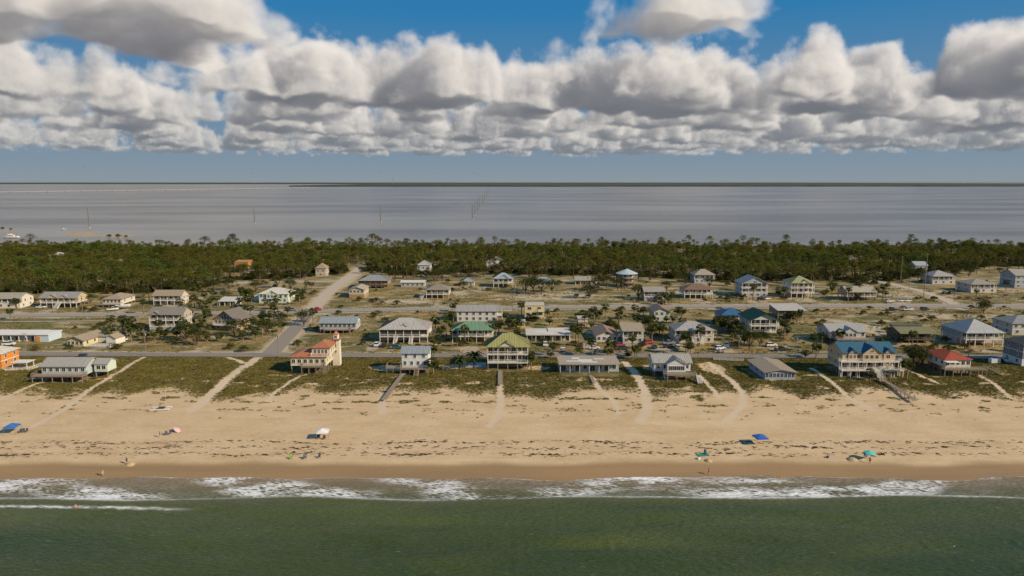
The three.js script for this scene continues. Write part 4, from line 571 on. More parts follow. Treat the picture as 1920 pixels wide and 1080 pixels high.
house({ l: 'white stilt house with pale blue hip roof above a sandy yard', at: [-5.76, -441.64], w: 12.92, d: 11, st: 'pw', ph: 2.9, fh: 3.2, porch: 2, wall: [0.54, 0.53, 0.5], roof: { t: 'hip', rise: 2.8, c: [0.36, 0.42, 0.46] }, win: 4, gables: [{ x: 0.6, w: 6, rise: 1.8, len: 6, out: 0.2, win: 0, h: 0.2 }], core: 0.3, pile: wht });
house({ l: 'low cottage with pale blue-grey roof behind a big round oak', n: 'cottage', at: [20.74, -448.66], w: 14.54, d: 10, st: 'w', fh: 3.0, wall: [0.44, 0.44, 0.42], roof: { t: 'hip', rise: 2.0, c: [0.38, 0.42, 0.45] }, win: 5 });
house({ l: 'low cottage with grey-tan roof and white porch at the wood edge', n: 'cottage', at: [49.62, -453.46], w: 13.97, d: 10, st: 'w', fh: 3.0, porch: 1.8, wall: [0.42, 0.38, 0.32], roof: { t: 'gx', rise: 2.0, c: [0.31, 0.27, 0.21], ribs: 0 }, win: 5, rail: false });
{ // round house: ring decks and a cone roof
  const [x, z] = [75.72,-439.34], y = groundY(x, z), g = thing('round_house', 'round wooden house with ring balconies and pale blue conical roof', 'house', x, y, z - 7); HOUSE_SPOTS.push([x, z - 7, 10]);
  const ring = (r, h, yy, m, n) => mesh(n, new THREE.CylinderGeometry(r, r, h, 12), m, g).position.set(0, yy + h / 2, 0);
  for (let k = 0; k < 12; k++) { const a = k / 12 * 6.283; mesh('piling', bx(0.3, 9, 0.3, 0, -0.4, 0), pileM, g).position.set(Math.cos(a) * 6.8, 0, Math.sin(a) * 6.8); }
  ring(4.4, 3, 0, paint([0.2, 0.16, 0.12]), 'store_room'); ring(7.2, 0.25, 2.9, deckM, 'deck'); ring(5.4, 2.8, 3.15, paint([0.30, 0.235, 0.16]), 'wall'); ring(7.2, 0.25, 5.95, deckM, 'deck'); ring(5.4, 2.6, 6.2, paint([0.42, 0.36, 0.28]), 'wall');
  for (const yy of [3.15, 6.2]) { const p = []; for (let k = 0; k <= 12; k++) p.push([Math.cos(k / 12 * 6.283) * 7.1, Math.sin(k / 12 * 6.283) * 7.1]); mesh('railing', rail(p, yy), deckM, g); for (let k = 0; k < 8; k++) { const a = Math.PI * 2 * (k + 0.5) / 8; addWindow(g, 1.5, 1.5, Math.sin(a) * 5.3, yy + 0.7, Math.cos(a) * 5.3, a); } }
  const r = mesh('roof', new THREE.ConeGeometry(7.4, 3.0, 12), paint([0.38, 0.44, 0.46], 0.7), g); r.position.y = 10.3;
}
house({ l: 'two-storey house with grey-tan roof and upper porch by a dark oak', at: [82.68, -390.55], w: 11.77, d: 10, st: 'gw', fh: 2.9, porch: 2, pl: [1], wall: [0.40, 0.37, 0.32], roof: { t: 'gx', rise: 2.0, c: [0.36, 0.33, 0.29] }, win: [3, 4] });
house({ l: 'house with tan pyramid roof and blue double porch in the trees', at: [131.38, -460.85], w: 13.83, d: 11, st: 'gw', fh: 3.4, porch: 2.2, pl: [1], wall: [0.36, 0.42, 0.46], roof: { t: 'hip', rise: 3.0, c: [0.31, 0.26, 0.19], ribs: 0 }, win: [4, 5] });
house({ l: 'pale blue stilt house with brown hip roof and white front porch', at: [110.22, -397.93], w: 16.71, d: 12, st: 'pw', ph: 2.6, fh: 2.9, porch: 2.4, wall: [0.46, 0.55, 0.55], roof: { t: 'hip', rise: 2.5, c: [0.18, 0.105, 0.065], ribs: 0 }, win: 6, core: 0.5, pile: wht });
house({ l: 'tall three-storey blue-grey house with steep front gable and balconies', at: [145.50, -403.65], w: 15.35, d: 13, st: 'gww', fh: 2.9, porch: 1.8, pl: [1, 2], wall: [0.34, 0.36, 0.36], roof: { t: 'gz', rise: 3.6, c: [0.38, 0.43, 0.46], over: 0.6, win: 1 }, win: [4, 5, 5] });
house({ l: 'tall white three-level house with lime-green hip roof and open porches', at: [172.51, -399.82], w: 13.62, d: 13, st: 'pww', ph: 3.0, fh: 3.1, porch: 2.4, pl: [1, 2], wall: [0.60, 0.56, 0.48], roof: { t: 'hip', rise: 3.2, c: [0.36, 0.36, 0.17] }, win: [0, 5, 5], core: 0.5, gables: [{ x: 1, w: 5, rise: 1.5, len: 6, out: 0.2, win: 0, h: 0.2 }], pile: wht });
house({ l: 'two-storey house with tan roof, red doors and shaded carport', at: [202.83, -390.55], w: 16.72, d: 11, st: 'pw', ph: 2.4, fh: 2.8, porch: 1.8, pl: [1], wall: [0.34, 0.27, 0.2], roof: { t: 'gx', rise: 2.4, c: [0.35, 0.30, 0.23], ribs: 0 }, win: 5, core: 0.6, chimney: [[1.5, 1, 3]], more: (g) => mesh('door', bx(1.8, 2.1, 0.08, -3, 2.5, 3.76), paint([0.28, 0.05, 0.03]), g) });
house({ l: 'grey hip-roofed house with white railed porch behind the sandy lane', at: [291.34, -455.90], w: 15.13, d: 14, st: 'gw', fh: 3.0, porch: 2.2, pl: [1], wall: [0.48, 0.46, 0.43], roof: { t: 'hip', rise: 3.0, c: [0.30, 0.29, 0.27], ribs: 0 }, win: [3, 5] });
house({ l: 'long house with grey-tan hip roof beside pink flowering bushes', at: [293.65, -419.72], w: 15.94, d: 15, st: 'gw', fh: 2.8, porch: 1.8, pl: [1], wall: [0.54, 0.47, 0.42], roof: { t: 'hip', rise: 2.4, c: [0.27, 0.245, 0.2], ribs: 0 }, win: [3, 5] });
house({ l: 'blue-grey gabled house with cream roof dormer beyond the pink bushes', at: [337.27, -439.34], w: 20.15, d: 14, st: 'gww', fh: 2.9, wall: [0.30, 0.33, 0.35], roof: { t: 'gx', rise: 3.2, c: [0.42, 0.38, 0.31] }, win: [4, 5, 5], gables: [{ x: 0, w: 5, rise: 1.8, len: 7, out: 0.8, win: 2 }] });
house({ l: 'white cottage with beige gable roof deep among the pines', n: 'cottage', at: [-13.77, -546.68], w: 13.77, d: 10, st: 'gw', fh: 3.0, wall: [0.58, 0.55, 0.48], roof: { t: 'gz', rise: 3.0, c: [0.55, 0.50, 0.40], win: 1 }, win: [3, 3] });
house({ l: 'grey-roofed white house half hidden in the pines behind the mobile home', at: [-67.20, -513.76], w: 9.72, d: 12, st: 'gw', fh: 3.6, wall: [0.5, 0.48, 0.44], roof: { t: 'hip', rise: 3.0, c: [0.42, 0.42, 0.41] }, win: [2, 3] });
house({ l: 'unfinished orange timber-sheathed house in the pine wood', at: [-205.23, -513.76], w: 10.52, d: 9, st: 'pw', ph: 4.0, fh: 4.2, wall: [0.42, 0.19, 0.055], roof: { t: 'shed', rise: 0.8, c: [0.40, 0.19, 0.06], ribs: 0, over: 0.2 }, win: 3, core: 0.3, coreC: [0.3, 0.3, 0.3] });
house({ l: 'white house with pale roof glimpsed through the pines by the pole lane', at: [278.84, -553.77], w: 8.71, d: 10, hid: 1, st: 'gw', fh: 3.6, wall: [0.5, 0.46, 0.42], roof: { t: 'hip', rise: 2.6, c: [0.5, 0.46, 0.42] }, win: [2, 3, 3] });
house({ l: 'tall grey house showing above the pines behind the lane', at: [310.48, -513.76], w: 8.91, d: 10, hid: 1, st: 'gw', fh: 3.4, wall: [0.42, 0.44, 0.46], roof: { t: 'gx', rise: 2.4, c: [0.42, 0.43, 0.44] }, win: [2, 3, 3] });
house({ l: 'cream house tucked in the pines near the bay shore', at: [-392.03, -584.02], w: 11.02, d: 10, hid: 1, st: 'gw', fh: 3.4, wall: [0.6, 0.56, 0.48], roof: { t: 'hip', rise: 2.4, c: [0.55, 0.5, 0.42] }, win: [2, 3, 3] });
console.log('houses done');

// ---------------------------------------------------------------- planting
const clearOf = (x, z, pad = 0) => { if (roadGap(x, z) < 1.5 + pad) return false; for (const [hx, hz, r] of HOUSE_SPOTS) if (Math.abs(x - hx) < r + pad && Math.abs(z - hz) < r + pad) return false; return true; };
function clearHouse(x, z) { for (const [hx, hz, r] of HOUSE_SPOTS) if (Math.abs(x - hx) < r - 1.5 && Math.abs(z - hz) < r - 1.5) return false; return true; }
const inSight = (x, z) => Math.abs(x) < -z * 0.80 + 12;
{
  const spots = [];
  for (let d = 400; d < 742; d += 5.2) for (let x = -640; x < 640; x += 5.6) {
    const px = x + rr(-2.4, 2.4), D = d + rr(-2.3, 2.3), e = edgeAt(px) + 7 * noise2(px / 22, 3.3);
    if (!inSight(px, -D) || D < e - 30 || (D < e && rnd() > 0.13)) continue;
    const shore = D > 690 ? 0.55 : D > 655 ? 0.25 : 0; if (rnd() < shore + 0.16 || fbm(px / 45, D / 30, 2) > 0.42 || D > 728 + 10 * noise2(px / 40, 2)) continue;
    if (!clearOf(px, -D, 2.5)) continue;
    // keep the view on to a house in the wood open on its sea side
    let hide = false; for (const [hx, hz, r] of HOUSE_SPOTS) if (-hz < D + 6 && -hz > D - 4 && Math.abs(px - hx) < r) hide = true; for (const [hx, hz, r, hid] of HOUSE_SPOTS) if (!hid && -hz > D && -hz < D + 26 && Math.abs(px - hx * D / -hz) < r * 0.8) hide = true; if (hide) continue;
    const tall = D > 650 ? (rnd() < 0.05 ? 1.25 : rr(0.5, 0.95)) : rr(0.6, 1.15); spots.push([px, -D, tall * (0.95 + 0.7 * fbm(px / 45, D / 45, 2)), D - e]);
  }
  const front = spots.map((s, i) => [s[3] + (-s[1] - 440) * 0.02, i]).sort((a, b) => a[0] - b[0]).slice(0, 300).map((q) => q[1]), one = new Set(front);
  const rest = PINES.map(() => []); const q = new THREE.Quaternion(), up = V(0, 1, 0);
  spots.forEach(([x, z, s], i) => {
    const k = Math.floor(rnd() * PINES.length), turn = rnd() * 6.283, wide = rr(0.95, 1.3);
    if (one.has(i)) { const g = plant('pine_tree', PINES[k], x, z, s * wide, turn, 'pine tree with rounded olive crown at the front of the wood', 'tree', 'pines along the front of the wood', 'crown', 1 / wide); }
    else rest[k].push(new THREE.Matrix4().compose(V(x, groundY(x, z), z), q.setFromAxisAngle(up, turn), V(s * wide, s, s * wide)).clone());
  });
  const wood = new THREE.Group(); wood.name = 'pine_wood'; wood.userData = { kind: 'stuff', label: 'dense wood of olive-green pines between the houses and the bay', category: 'wood' }; scene.add(wood);
  rest.forEach((list, k) => { const m = new THREE.InstancedMesh(pineWhole[k], leafMat, list.length); m.name = 'pines'; m.userData.kind = 'stuff'; list.forEach((t, i) => { m.setMatrixAt(i, t); const px = t.elements[12], pz = t.elements[14], hue = clamp(0.5 + 1.6 * fbm(px / 50, pz / 40, 2) + rr(-0.35, 0.35)), v = rr(0.7, 1.3); m.setColorAt(i, new THREE.Color(v * mix(0.82, 1.15, hue), v * mix(1.08, 1.0, hue), v * rr(0.8, 1))); }); m.castShadow = m.receiveShadow = true; wood.add(m); });
  // low scrub at the foot of the wood
  const under = []; for (let i = 0; i < 2600; i++) { const x = rr(-520, 520), e = edgeAt(x), D = e + rr(-7, 60) * rnd() ; if (!inSight(x, -D) || !clearOf(x, -D, 0.5)) continue; under.push([x, -D]); }
  const u = new THREE.InstancedMesh(BUSH.shrub[0].crown, leafMat, under.length); u.name = 'undergrowth'; u.userData = { kind: 'stuff', label: 'dark scrub growing along the foot of the pine wood', category: 'undergrowth' }; under.forEach(([x, z], i) => { const s = rr(0.7, 1.8); u.setMatrixAt(i, new THREE.Matrix4().compose(V(x, groundY(x, z), z), q.setFromAxisAngle(up, rnd() * 6.28), V(s, s * rr(0.7, 1.3), s))); u.setColorAt(i, new THREE.Color(rr(0.6, 1.1), rr(0.6, 1.05), rr(0.6, 1))); }); u.castShadow = u.receiveShadow = true; scene.add(u);
}
// palms, one by one: column of px east, metres north kept as ground points
const PALM_AT = [[-164.52,-287.92], [-157.84,-287.92], [-165.32,-296.24], [-173.37,-296.24], [-172.93,-300.57], [-154.38,-287.92], [-155.77,-295.17], [-170.39,-308.39], [-157.64,-325.29], [-152.68,-319.05], [-148.23,-301.66], [-143.94,-303.87], [-144.37,-311.87], [-153.03,-326.56], [-171.80,-348.38], [-165.48,-345.50], [-145.04,-319.05], [-137.15,-303.87], [-135.95,-292.02], [-126.27,-287.92], [-123.96,-311.87], [-124.68,-319.05], [-117.42,-304.99], [-119.28,-315.42], [-120.37,-324.02], [-113.67,-309.54], [-114.51,-319.05], [-121.18,-334.43], [-120.87,-341.26], [-115.49,-331.76], [-123.65,-354.28], [-115.42,-337.13], [-115.72,-294.12], [-111.36,-289.96], [-110.84,-296.24], [-130.82,-331.76], [-113.62,-339.87], [-116.13,-287.92], [-153.14,-334.43], [-131.80,-287.92],
  [-250.35,-334.43], [-270.27,-366.68], [-191.20,-348.38], [-174.42,-363.50], [-174.02,-368.29], [-170.66,-366.68], [-206.83,-383.43], [-169.62,-371.55], [-163.16,-363.50], [-168.83,-379.96], [-161.45,-368.29], [-152.42,-376.55], [-152.69,-383.43], [-146.02,-371.55], [-143.34,-369.92], [-136.88,-374.87], [-126.44,-386.96], [-121.80,-379.96], [-117.92,-373.21], [-120.91,-386.96], [-129.80,-405.59], [-125.30,-405.59], [-126.94,-417.64], [-162.25,-405.59], [-155.62,-394.21], [-175.97,-397.93], [-173.09,-386.96], [-129.95,-363.50], [-127.03,-428.22],
  [-28.21,-307.25], [-29.30,-300.57], [-31.18,-304.99], [-25.35,-287.92], [-22.96,-278.14], [-19.94,-282.95], [-16.99,-282.95], [-8.41,-300.57], [-6.07,-303.87], [-6.91,-287.92], [-5.09,-319.05], [-3.12,-326.56], [-1.28,-321.52], [-28.20,-321.52], [-30.36,-334.43], [-28.82,-348.38], [-31.81,-357.30], [4.83,-337.13], [9.59,-334.43], [3.60,-300.57], [2.34,-292.02], [1.19,-298.39], [4.89,-242.80], [6.97,-240.45], [6.30,-244.39], [17.24,-327.85], [17.95,-321.52], [27.65,-287.92], [27.24,-296.24], [27.86,-278.14], [14.94,-258.33], [15.99,-262.07], [26.52,-262.07], [31.57,-262.07], [37.62,-260.19], [39.14,-262.07], [41.00,-268.98], [34.23,-315.42], [38.62,-334.43], [41.28,-327.85], [44.29,-337.13], [46.61,-334.43], [47.43,-321.52], [-30.30,-251.14], [-28.06,-235.14], [-30.73,-262.07], [-30.76,-278.14], [-30.88,-287.92],
  [47.58,-303.87], [50.89,-319.05], [45.25,-258.33], [47.41,-256.49], [48.90,-260.19], [47.65,-263.76], [66.50,-348.38], [66.55,-339.87], [69.83,-348.38], [61.26,-334.43], [66.62,-327.85], [65.93,-315.42], [66.72,-309.54], [60.68,-303.87], [60.63,-296.24], [60.37,-287.92], [66.29,-300.57], [65.21,-287.92], [78.60,-326.56], [82.56,-334.43], [85.36,-337.13], [69.25,-264.62], [71.21,-268.98], [70.29,-262.07], [74.09,-282.95], [79.98,-282.95], [82.60,-371.55], [85.47,-376.55], [87.86,-376.55], [91.25,-383.43], [85.08,-388.74], [99.00,-296.24], [101.84,-300.57], [99.08,-287.92], [98.56,-282.95], [95.39,-287.92], [117.67,-293.07], [119.13,-292.02], [123.07,-298.39], [122.83,-303.87], [97.36,-309.54], [97.58,-303.87], [114.15,-258.33], [118.30,-258.33], [122.31,-265.48], [121.71,-268.98], [138.49,-334.43], [142.71,-331.76], [139.77,-327.85], [142.54,-397.93], [161.40,-407.55], [160.84,-397.93], [167.21,-407.55],
  [120.43,-242.80], [122.91,-226.87], [135.55,-226.87], [139.81,-233.66], [147.80,-242.80], [151.88,-251.14], [150.86,-246.00], [154.83,-258.33], [127.18,-273.49], [134.80,-287.92], [139.35,-282.95], [154.89,-278.14], [194.21,-388.74], [199.99,-394.21], [193.68,-407.55], [184.49,-397.93], [217.18,-394.21], [224.90,-405.59], [313.69,-428.22], [203.92,-268.98], [271.86,-394.21], [165.40,-282.95], [168.25,-280.05]];
for (const [cx, cz, a, b, n] of [[-160.21,-303.87, 28, 16, 16], [-117.93,-321.52, 22, 18, 16], [-170.30,-397.93, 30, 8, 10], [-16.99,-303.87, 22, 14, 8], [59.31,-309.54, 24, 18, 12], [98.98,-298.39, 14, 12, 6]]) for (let k = 0; k < n; k++) { const x = cx + rr(-a, a), z = cz + rr(-b, b); if (clearOf(x, z, -1)) PALM_AT.push([x, z]); }
PALM_AT.forEach(([x, z], i) => { if (HOUSE_SPOTS.some(([hx, hz, r]) => Math.hypot(x - hx, z - hz) < r * 0.62)) { z += 5; } plant('palm_tree', PALMS[i % 4], x, z, rr(0.95, 1.4), rnd() * 6.28, 'cabbage palm with round fan-leaf head among the beach houses', 'palm tree', 'cabbage palms around the houses'); });
{ // two large date palms beside the lime-roofed house, feathers built one by one
  const feather = (L, A, B) => { const t = []; let p = [0, 0, 0], a = 0.95; for (let k = 0; k < 5; k++) { const n = [p[0] + Math.cos(a) * L / 5, p[1] + Math.sin(a) * L / 5, 0], w = [0.45, 0.6, 0.55, 0.4, 0.2][k], w2 = [0.6, 0.55, 0.4, 0.2, 0.02][k]; for (const s of [-1, 1]) { const c = mix3(A, B, rnd()); t.push({ p: [p, n, [p[0], p[1] - 0.18, s * w]], n: [0.1, 0.95, s * 0.25], c }, { p: [n, [n[0], n[1] - 0.16, s * w2], [p[0], p[1] - 0.18, s * w]], n: [0.1, 0.95, s * 0.25], c }); } p = n; a -= 0.42; } return soup(t); };
  const F = feather(4.2, [0.028, 0.036, 0.010], [0.07, 0.08, 0.02]);
  for (const [x, z, s] of [[-18.92,-239.68, 1], [-13.88,-242.80, 1.1]]) { const g = thing('date_palm', s > 1 ? 'large date palm by the pool fence of the lime-roofed house' : 'large date palm standing west of the fenced pool', 'palm tree', x, groundY(x, z), z); g.scale.setScalar(s); mesh('trunk', limb(0, -0.2, 0, 0, 3.6, 0, 0.42, 0.34, 9), palmBark, g); for (let k = 0; k < 34; k++) { const f = mesh('frond', F, leafMat, g); f.position.y = 3.5; f.rotation.set(0, k * 2.4, [0.25, -0.15, -0.55][k % 3]); } }
}
const OAK_AT = [[18.01,-413.55, 1.5], [8.26,-417.64, 1.4], [13.55,-428.22, 1.3], [25.04,-421.81, 1.2], [45.73,-397.93, 1.3], [54.88,-428.22, 1.5], [61.83,-439.34, 1.3], [67.07,-428.22, 1.2], [-48.08,-468.48, 1.3], [-42.04,-484.52, 1.2], [-53.05,-463.37, 1.2], [-31.17,-428.22, 0.9], [74.74,-397.93, 1.3], [246.95,-351.30, 1.0], [-99.61,-320.28, 1.15], [147.80,-242.80, 1.2], [154.08,-249.40, 1.0], [97.58,-273.49, 1.2], [103.63,-278.14, 1.0], [99.37,-307.25, 1.1], [98.15,-315.42, 0.9], [212.49,-394.21, 1.1], [201.83,-397.93, 0.9], [-124.02,-298.39, 1.1], [-110.49,-300.57, 1.0], [-140.56,-287.92, 1.2], [-132.36,-280.05, 1.1], [-152.83,-439.34, 1.2], [-140.58,-428.22, 1.1], [-160.23,-421.81, 1.1], [-179.54,-428.22, 1.2], [-186.93,-421.81, 1.1], [-98.23,-413.55, 0.7], [-81.36,-468.48, 1.2], [-30.92,-490.10, 1.1], [145.66,-428.22, 1.0], [128.52,-439.34, 1.1], [98.24,-428.22, 0.9], [200.28,-421.81, 1.0], [-217.60,-397.93, 1.0], [-238.18,-379.96, 0.9], [-277.30,-371.55, 0.9]];
for (let k = 0, t = 0; k < 105 && t < 4000; t++) { const x = rr(-420, 420), D = edgeAt(x) - rr(-2, 34) * rr(0.2, 1); if (inSight(x, -D) && clearOf(x, -D, 1) && !HOUSE_SPOTS.some(([hx, hz, r]) => -hz > D && -hz < D + 24 && Math.abs(x - hx) < r + 1)) { OAK_AT.push([x, -D, rr(0.6, 1.2)]); k++; } }
OAK_AT.forEach(([x, z, s], i) => plant('oak_tree', BUSH.oak[i % 3], x, z, s * 1.35, rnd() * 6.28, 'dark rounded evergreen oak among the houses and bare sand lots', 'tree', 'evergreen oaks around the houses'));
for (const [x, z, s] of [[267.18,-394.21, 1.0], [271.88,-390.55, 1.1], [278.74,-394.21, 1.0], [297.18,-405.59, 0.8], [264.28,-397.93, 0.7], [54.83,-278.14, 0.7]]) plant('flowering_bush', BUSH.pink[0], x, z, s, rnd() * 6.28, 'bush with dusky pink blossom beside a house', 'bush', 'pink flowering bushes');
{
  let n = 0; for (let tries = 0; n < 290 && tries < 9000; tries++) {
    const D = rr(262, 470), x = rr(-0.78, 0.78) * D, z = -D; if (D > edgeAt(x) - 4 || !clearOf(x, z, -0.5) || roadGap(x, z) < 2 || fbm(x / 30 + 5, z / 20, 2) < -0.02) continue;
    const dry = rnd() < 0.2; plant(dry ? 'dry_shrub' : 'shrub', dry ? BUSH.dry[n % 2] : BUSH.shrub[n % 3], x, z, rr(0.6, 1.6), rnd() * 6.28, dry ? 'low dry brown shrub in the rough grass between the houses' : 'low dark green shrub in the rough grass between the houses', 'shrub', dry ? 'dry shrubs in the lots' : 'green shrubs in the lots', 'foliage'); n++;
  }
}
{ // dune grass and the rough grass of the lots: nobody could count it
  const blades = []; for (let i = 0; i < 16; i++) { const a = rnd() * 6.28, r = rr(0.02, 0.34), l = rr(0.22, 0.5), x = Math.cos(a) * r, z = Math.sin(a) * r, c = mix3([0.08, 0.08, 0.012], [0.28, 0.215, 0.06], rnd()); blades.push({ p: [[x - 0.06, 0, z], [x + 0.06, 0, z + 0.04], [x + Math.cos(a) * l * 0.5, l, z + Math.sin(a) * l * 0.5]], n: norm3([Math.cos(a) * 0.4, 0.9, Math.sin(a) * 0.4]), c }); }
  const tuft = soup(blades), list = []; let t = 0;
  while (list.length < 90000 && t++ < 700000) { const D = rr(190, 264), x = rr(-0.78, 0.78) * D; if (rnd() < vegAt(x, -D) * 0.9 && clearHouse(x, -D)) list.push([x, -D, rr(0.45, 1.0)]); }
  t = 0; while (list.length < 130000 && t++ < 200000) { const D = rr(264, 440), x = rr(-0.78, 0.78) * D; if (fbm(x / 12, D / 8, 3) > 0.0 && roadGap(x, -D) > 1 && clearHouse(x, -D)) list.push([x, -D, rr(0.45, 1.1)]); }
  const m = new THREE.InstancedMesh(tuft, leafMat, list.length); m.name = 'dune_grass'; m.userData = { kind: 'stuff', label: 'olive and straw-coloured dune grass between the beach and the houses', category: 'grass' };
  const q = new THREE.Quaternion(), up = V(0, 1, 0); list.forEach(([x, z, s], i) => { m.setMatrixAt(i, new THREE.Matrix4().compose(V(x, groundY(x, z) - 0.03, z), q.setFromAxisAngle(up, rnd() * 6.28), V(s, s * rr(0.7, 1.1), s))); const v = 0.75 + 0.5 * clamp(0.5 + fbm(x / 8, z / 5, 2)); m.setColorAt(i, new THREE.Color(v * rr(0.85, 1.15), v, v * 0.9)); }); m.castShadow = m.receiveShadow = true; scene.add(m);
}
console.log('planting done');

// ---------------------------------------------------------------- vehicles
const carPaint = (c) => { const k = 'car' + c.join(); if (!matOf.has(k)) matOf.set(k, new THREE.MeshPhysicalMaterial({ color: new THREE.Color().setRGB(...c), roughness: 0.35, clearcoat: 0.6, clearcoatRoughness: 0.15 })); return matOf.get(k); };
const tyreM = std(0.02, 0.02, 0.02, 0.9), rimM = std(0.4, 0.4, 0.4, 0.35, { metalness: 0.8 }), lampM = std(0.7, 0.68, 0.6, 0.2), tailM = std(0.3, 0.01, 0.01, 0.3);
const ext = (pts, w, bev = 0.07) => { const g = new THREE.ExtrudeGeometry(new THREE.Shape(pts.map(([x, y]) => new THREE.Vector2(x, y))), { depth: w - bev * 2, bevelThickness: bev, bevelSize: bev * 0.6, bevelSegments: 2 }); g.translate(0, 0, -(w - bev * 2) / 2); return g; };
const CARS = {
  suv: { body: ext([[-2.3, 0.35], [2.25, 0.35], [2.3, 0.75], [2.1, 1.0], [1.1, 1.08], [-2.25, 1.1], [-2.33, 0.8]], 1.85), glass: ext([[-2.1, 1.08], [1.0, 1.08], [0.35, 1.66], [-1.95, 1.68]], 1.68), top: ext([[-1.95, 1.66], [0.36, 1.64], [0.2, 1.75], [-1.8, 1.77]], 1.6, 0.04), L: 2.3, wb: 1.4 },
  car: { body: ext([[-2.2, 0.3], [2.15, 0.3], [2.2, 0.62], [1.9, 0.82], [0.95, 0.92], [-1.7, 0.95], [-2.2, 0.88]], 1.78), glass: ext([[-1.6, 0.92], [0.95, 0.9], [0.25, 1.38], [-0.95, 1.4]], 1.55), top: ext([[-0.98, 1.38], [0.28, 1.36], [0.1, 1.45], [-0.85, 1.46]], 1.45, 0.04), L: 2.2, wb: 1.32 },
  pickup: { body: ext([[-2.75, 0.45], [2.65, 0.45], [2.7, 0.85], [2.5, 1.08], [1.4, 1.15], [0.2, 1.15], [-0.85, 1.15], [-0.9, 0.82], [-2.6, 0.82], [-2.62, 1.12], [-2.78, 1.12]], 1.95), glass: ext([[-0.85, 1.13], [1.35, 1.13], [0.75, 1.7], [-0.75, 1.72]], 1.7), top: ext([[-0.78, 1.7], [0.78, 1.68], [0.6, 1.8], [-0.65, 1.82]], 1.62, 0.04), L: 2.7, wb: 1.75 },
};
const wheelG = new THREE.CylinderGeometry(0.36, 0.36, 0.24, 16).rotateX(Math.PI / 2), rimG = new THREE.CylinderGeometry(0.21, 0.21, 0.26, 10).rotateX(Math.PI / 2), lampG = bx(0.08, 0.16, 0.34);
function vehicle(kind, color, x, z, turn, label, category = kind === 'pickup' ? 'pickup truck' : 'car') {
  const K = CARS[kind], g = thing(kind === 'pickup' ? 'pickup_truck' : kind === 'suv' ? 'parked_suv' : 'parked_car', label, category, x, groundY(x, z) + 0.17, z, turn), m = carPaint(color);
  mesh('body', K.body, m, g); mesh('windows', K.glass, glassM, g); mesh('roof', K.top, m, g);
  for (const sx of [-1, 1]) for (const sz of [-1, 1]) { const w = mesh('wheel', wheelG, tyreM, g); w.position.set(sx * K.wb, 0.36, sz * 0.82); mesh('rim', rimG, rimM, w); mesh(sx > 0 ? 'headlight' : 'tail_light', lampG, sx > 0 ? lampM : tailM, g).position.set(sx * (K.L - 0.0), 0.62, sz * 0.66); }
  return g;
}
const W_ = [0.62, 0.60, 0.56], K_ = [0.02, 0.022, 0.025], N = Math.PI / 2;
vehicle('pickup', [0.12, 0.17, 0.22], -117.82,-358.06, 0.06, 'steel-blue pickup driving on the highway behind the red one');
vehicle('pickup', [0.42, 0.02, 0.02], -104.59,-359.60, 0.06, 'red pickup truck on the highway at the cross street');
vehicle('pickup', W_, -214.20,-360.38, 0.5, 'white pickup parked before the brown-roofed cottage');
vehicle('car', W_, -257.16,-366.68, 0.2, 'white car under the tan stilt house with twin gables'); vehicle('car', [0.1, 0.1, 0.1], -252.61,-369.92, 0.1, 'dark car in the shade under the tan twin-gabled stilt house');
vehicle('suv', W_, -211.55,-280.05, 0.25, 'white suv on the lawn in front of the motel block');
vehicle('suv', [0.6, 0.6, 0.6], -56.57,-279.09, N, 'silver-white jeep in the drive of the large white stilt house'); vehicle('car', K_, -53.49,-278.14, N, 'black car beside the silver-white jeep'); vehicle('suv', [0.02, 0.07, 0.075], -47.08,-274.41, 0.2, 'dark teal suv parked under the trees by the large white house');
vehicle('suv', W_, 13.91,-280.05, N, 'white suv on the concrete drive of the flat-roofed bungalow'); vehicle('car', W_, 34.89,-282.95, N, 'white car in front of the brown-roofed cottage'); vehicle('car', [0.55, 0.55, 0.55], 33.77,-273.49, 0.1, 'silver car parked across the drive by the brown-roofed cottage'); vehicle('car', [0.12, 0.02, 0.02], 28.62,-279.09, N, 'dark maroon car beside the palms near the brown-roofed cottage');
vehicle('car', [0.40, 0.025, 0.03], 45.39,-279.09, 0.2, 'bright red car by the shed-roofed grey house'); vehicle('suv', [0.03, 0.035, 0.06], 45.68,-272.58, 0.1, 'navy suv close to the bright red car');
vehicle('suv', [0.33, 0.03, 0.03], 58.23,-282.95, 0.3, 'red suv between the shed-roofed house and the palms'); vehicle('car', [0.05, 0.05, 0.055], 58.93,-275.33, N, 'charcoal car with pale roof reflections beside the red suv');
vehicle('pickup', [0.2, 0.21, 0.22], 66.39,-281.98, 0.1, 'grey pickup in the shade west of the broad cream house'); vehicle('car', K_, 64.87,-276.26, 0.1, 'black car parked behind the grey pickup'); vehicle('suv', W_, 68.19,-274.41, N, 'white suv at the front corner of the broad cream house');
vehicle('pickup', W_, 89.59,-278.14, N * 0.8, 'white pickup east of the broad cream house'); vehicle('suv', [0.64, 0.63, 0.6], 85.24,-272.58, 0.3, 'white suv parked just seaward of the white pickup');
vehicle('suv', W_, 108.31,-278.14, 0.15, 'white suv under the dark green-roofed house'); vehicle('pickup', [0.03, 0.03, 0.032], 109.67,-270.77, 0.1, 'black pickup on the sandy drive of the dark green-roofed house');
vehicle('car', [0.04, 0.16, 0.17], 69.06,-394.21, 0.1, 'teal car beside the round house drive'); vehicle('suv', K_, 145.27,-392.37, 0.1, 'black suv in front of the tall blue-grey gabled house'); vehicle('car', W_, 149.37,-394.21, 0.4, 'white car in front of the tall blue-grey gabled house');
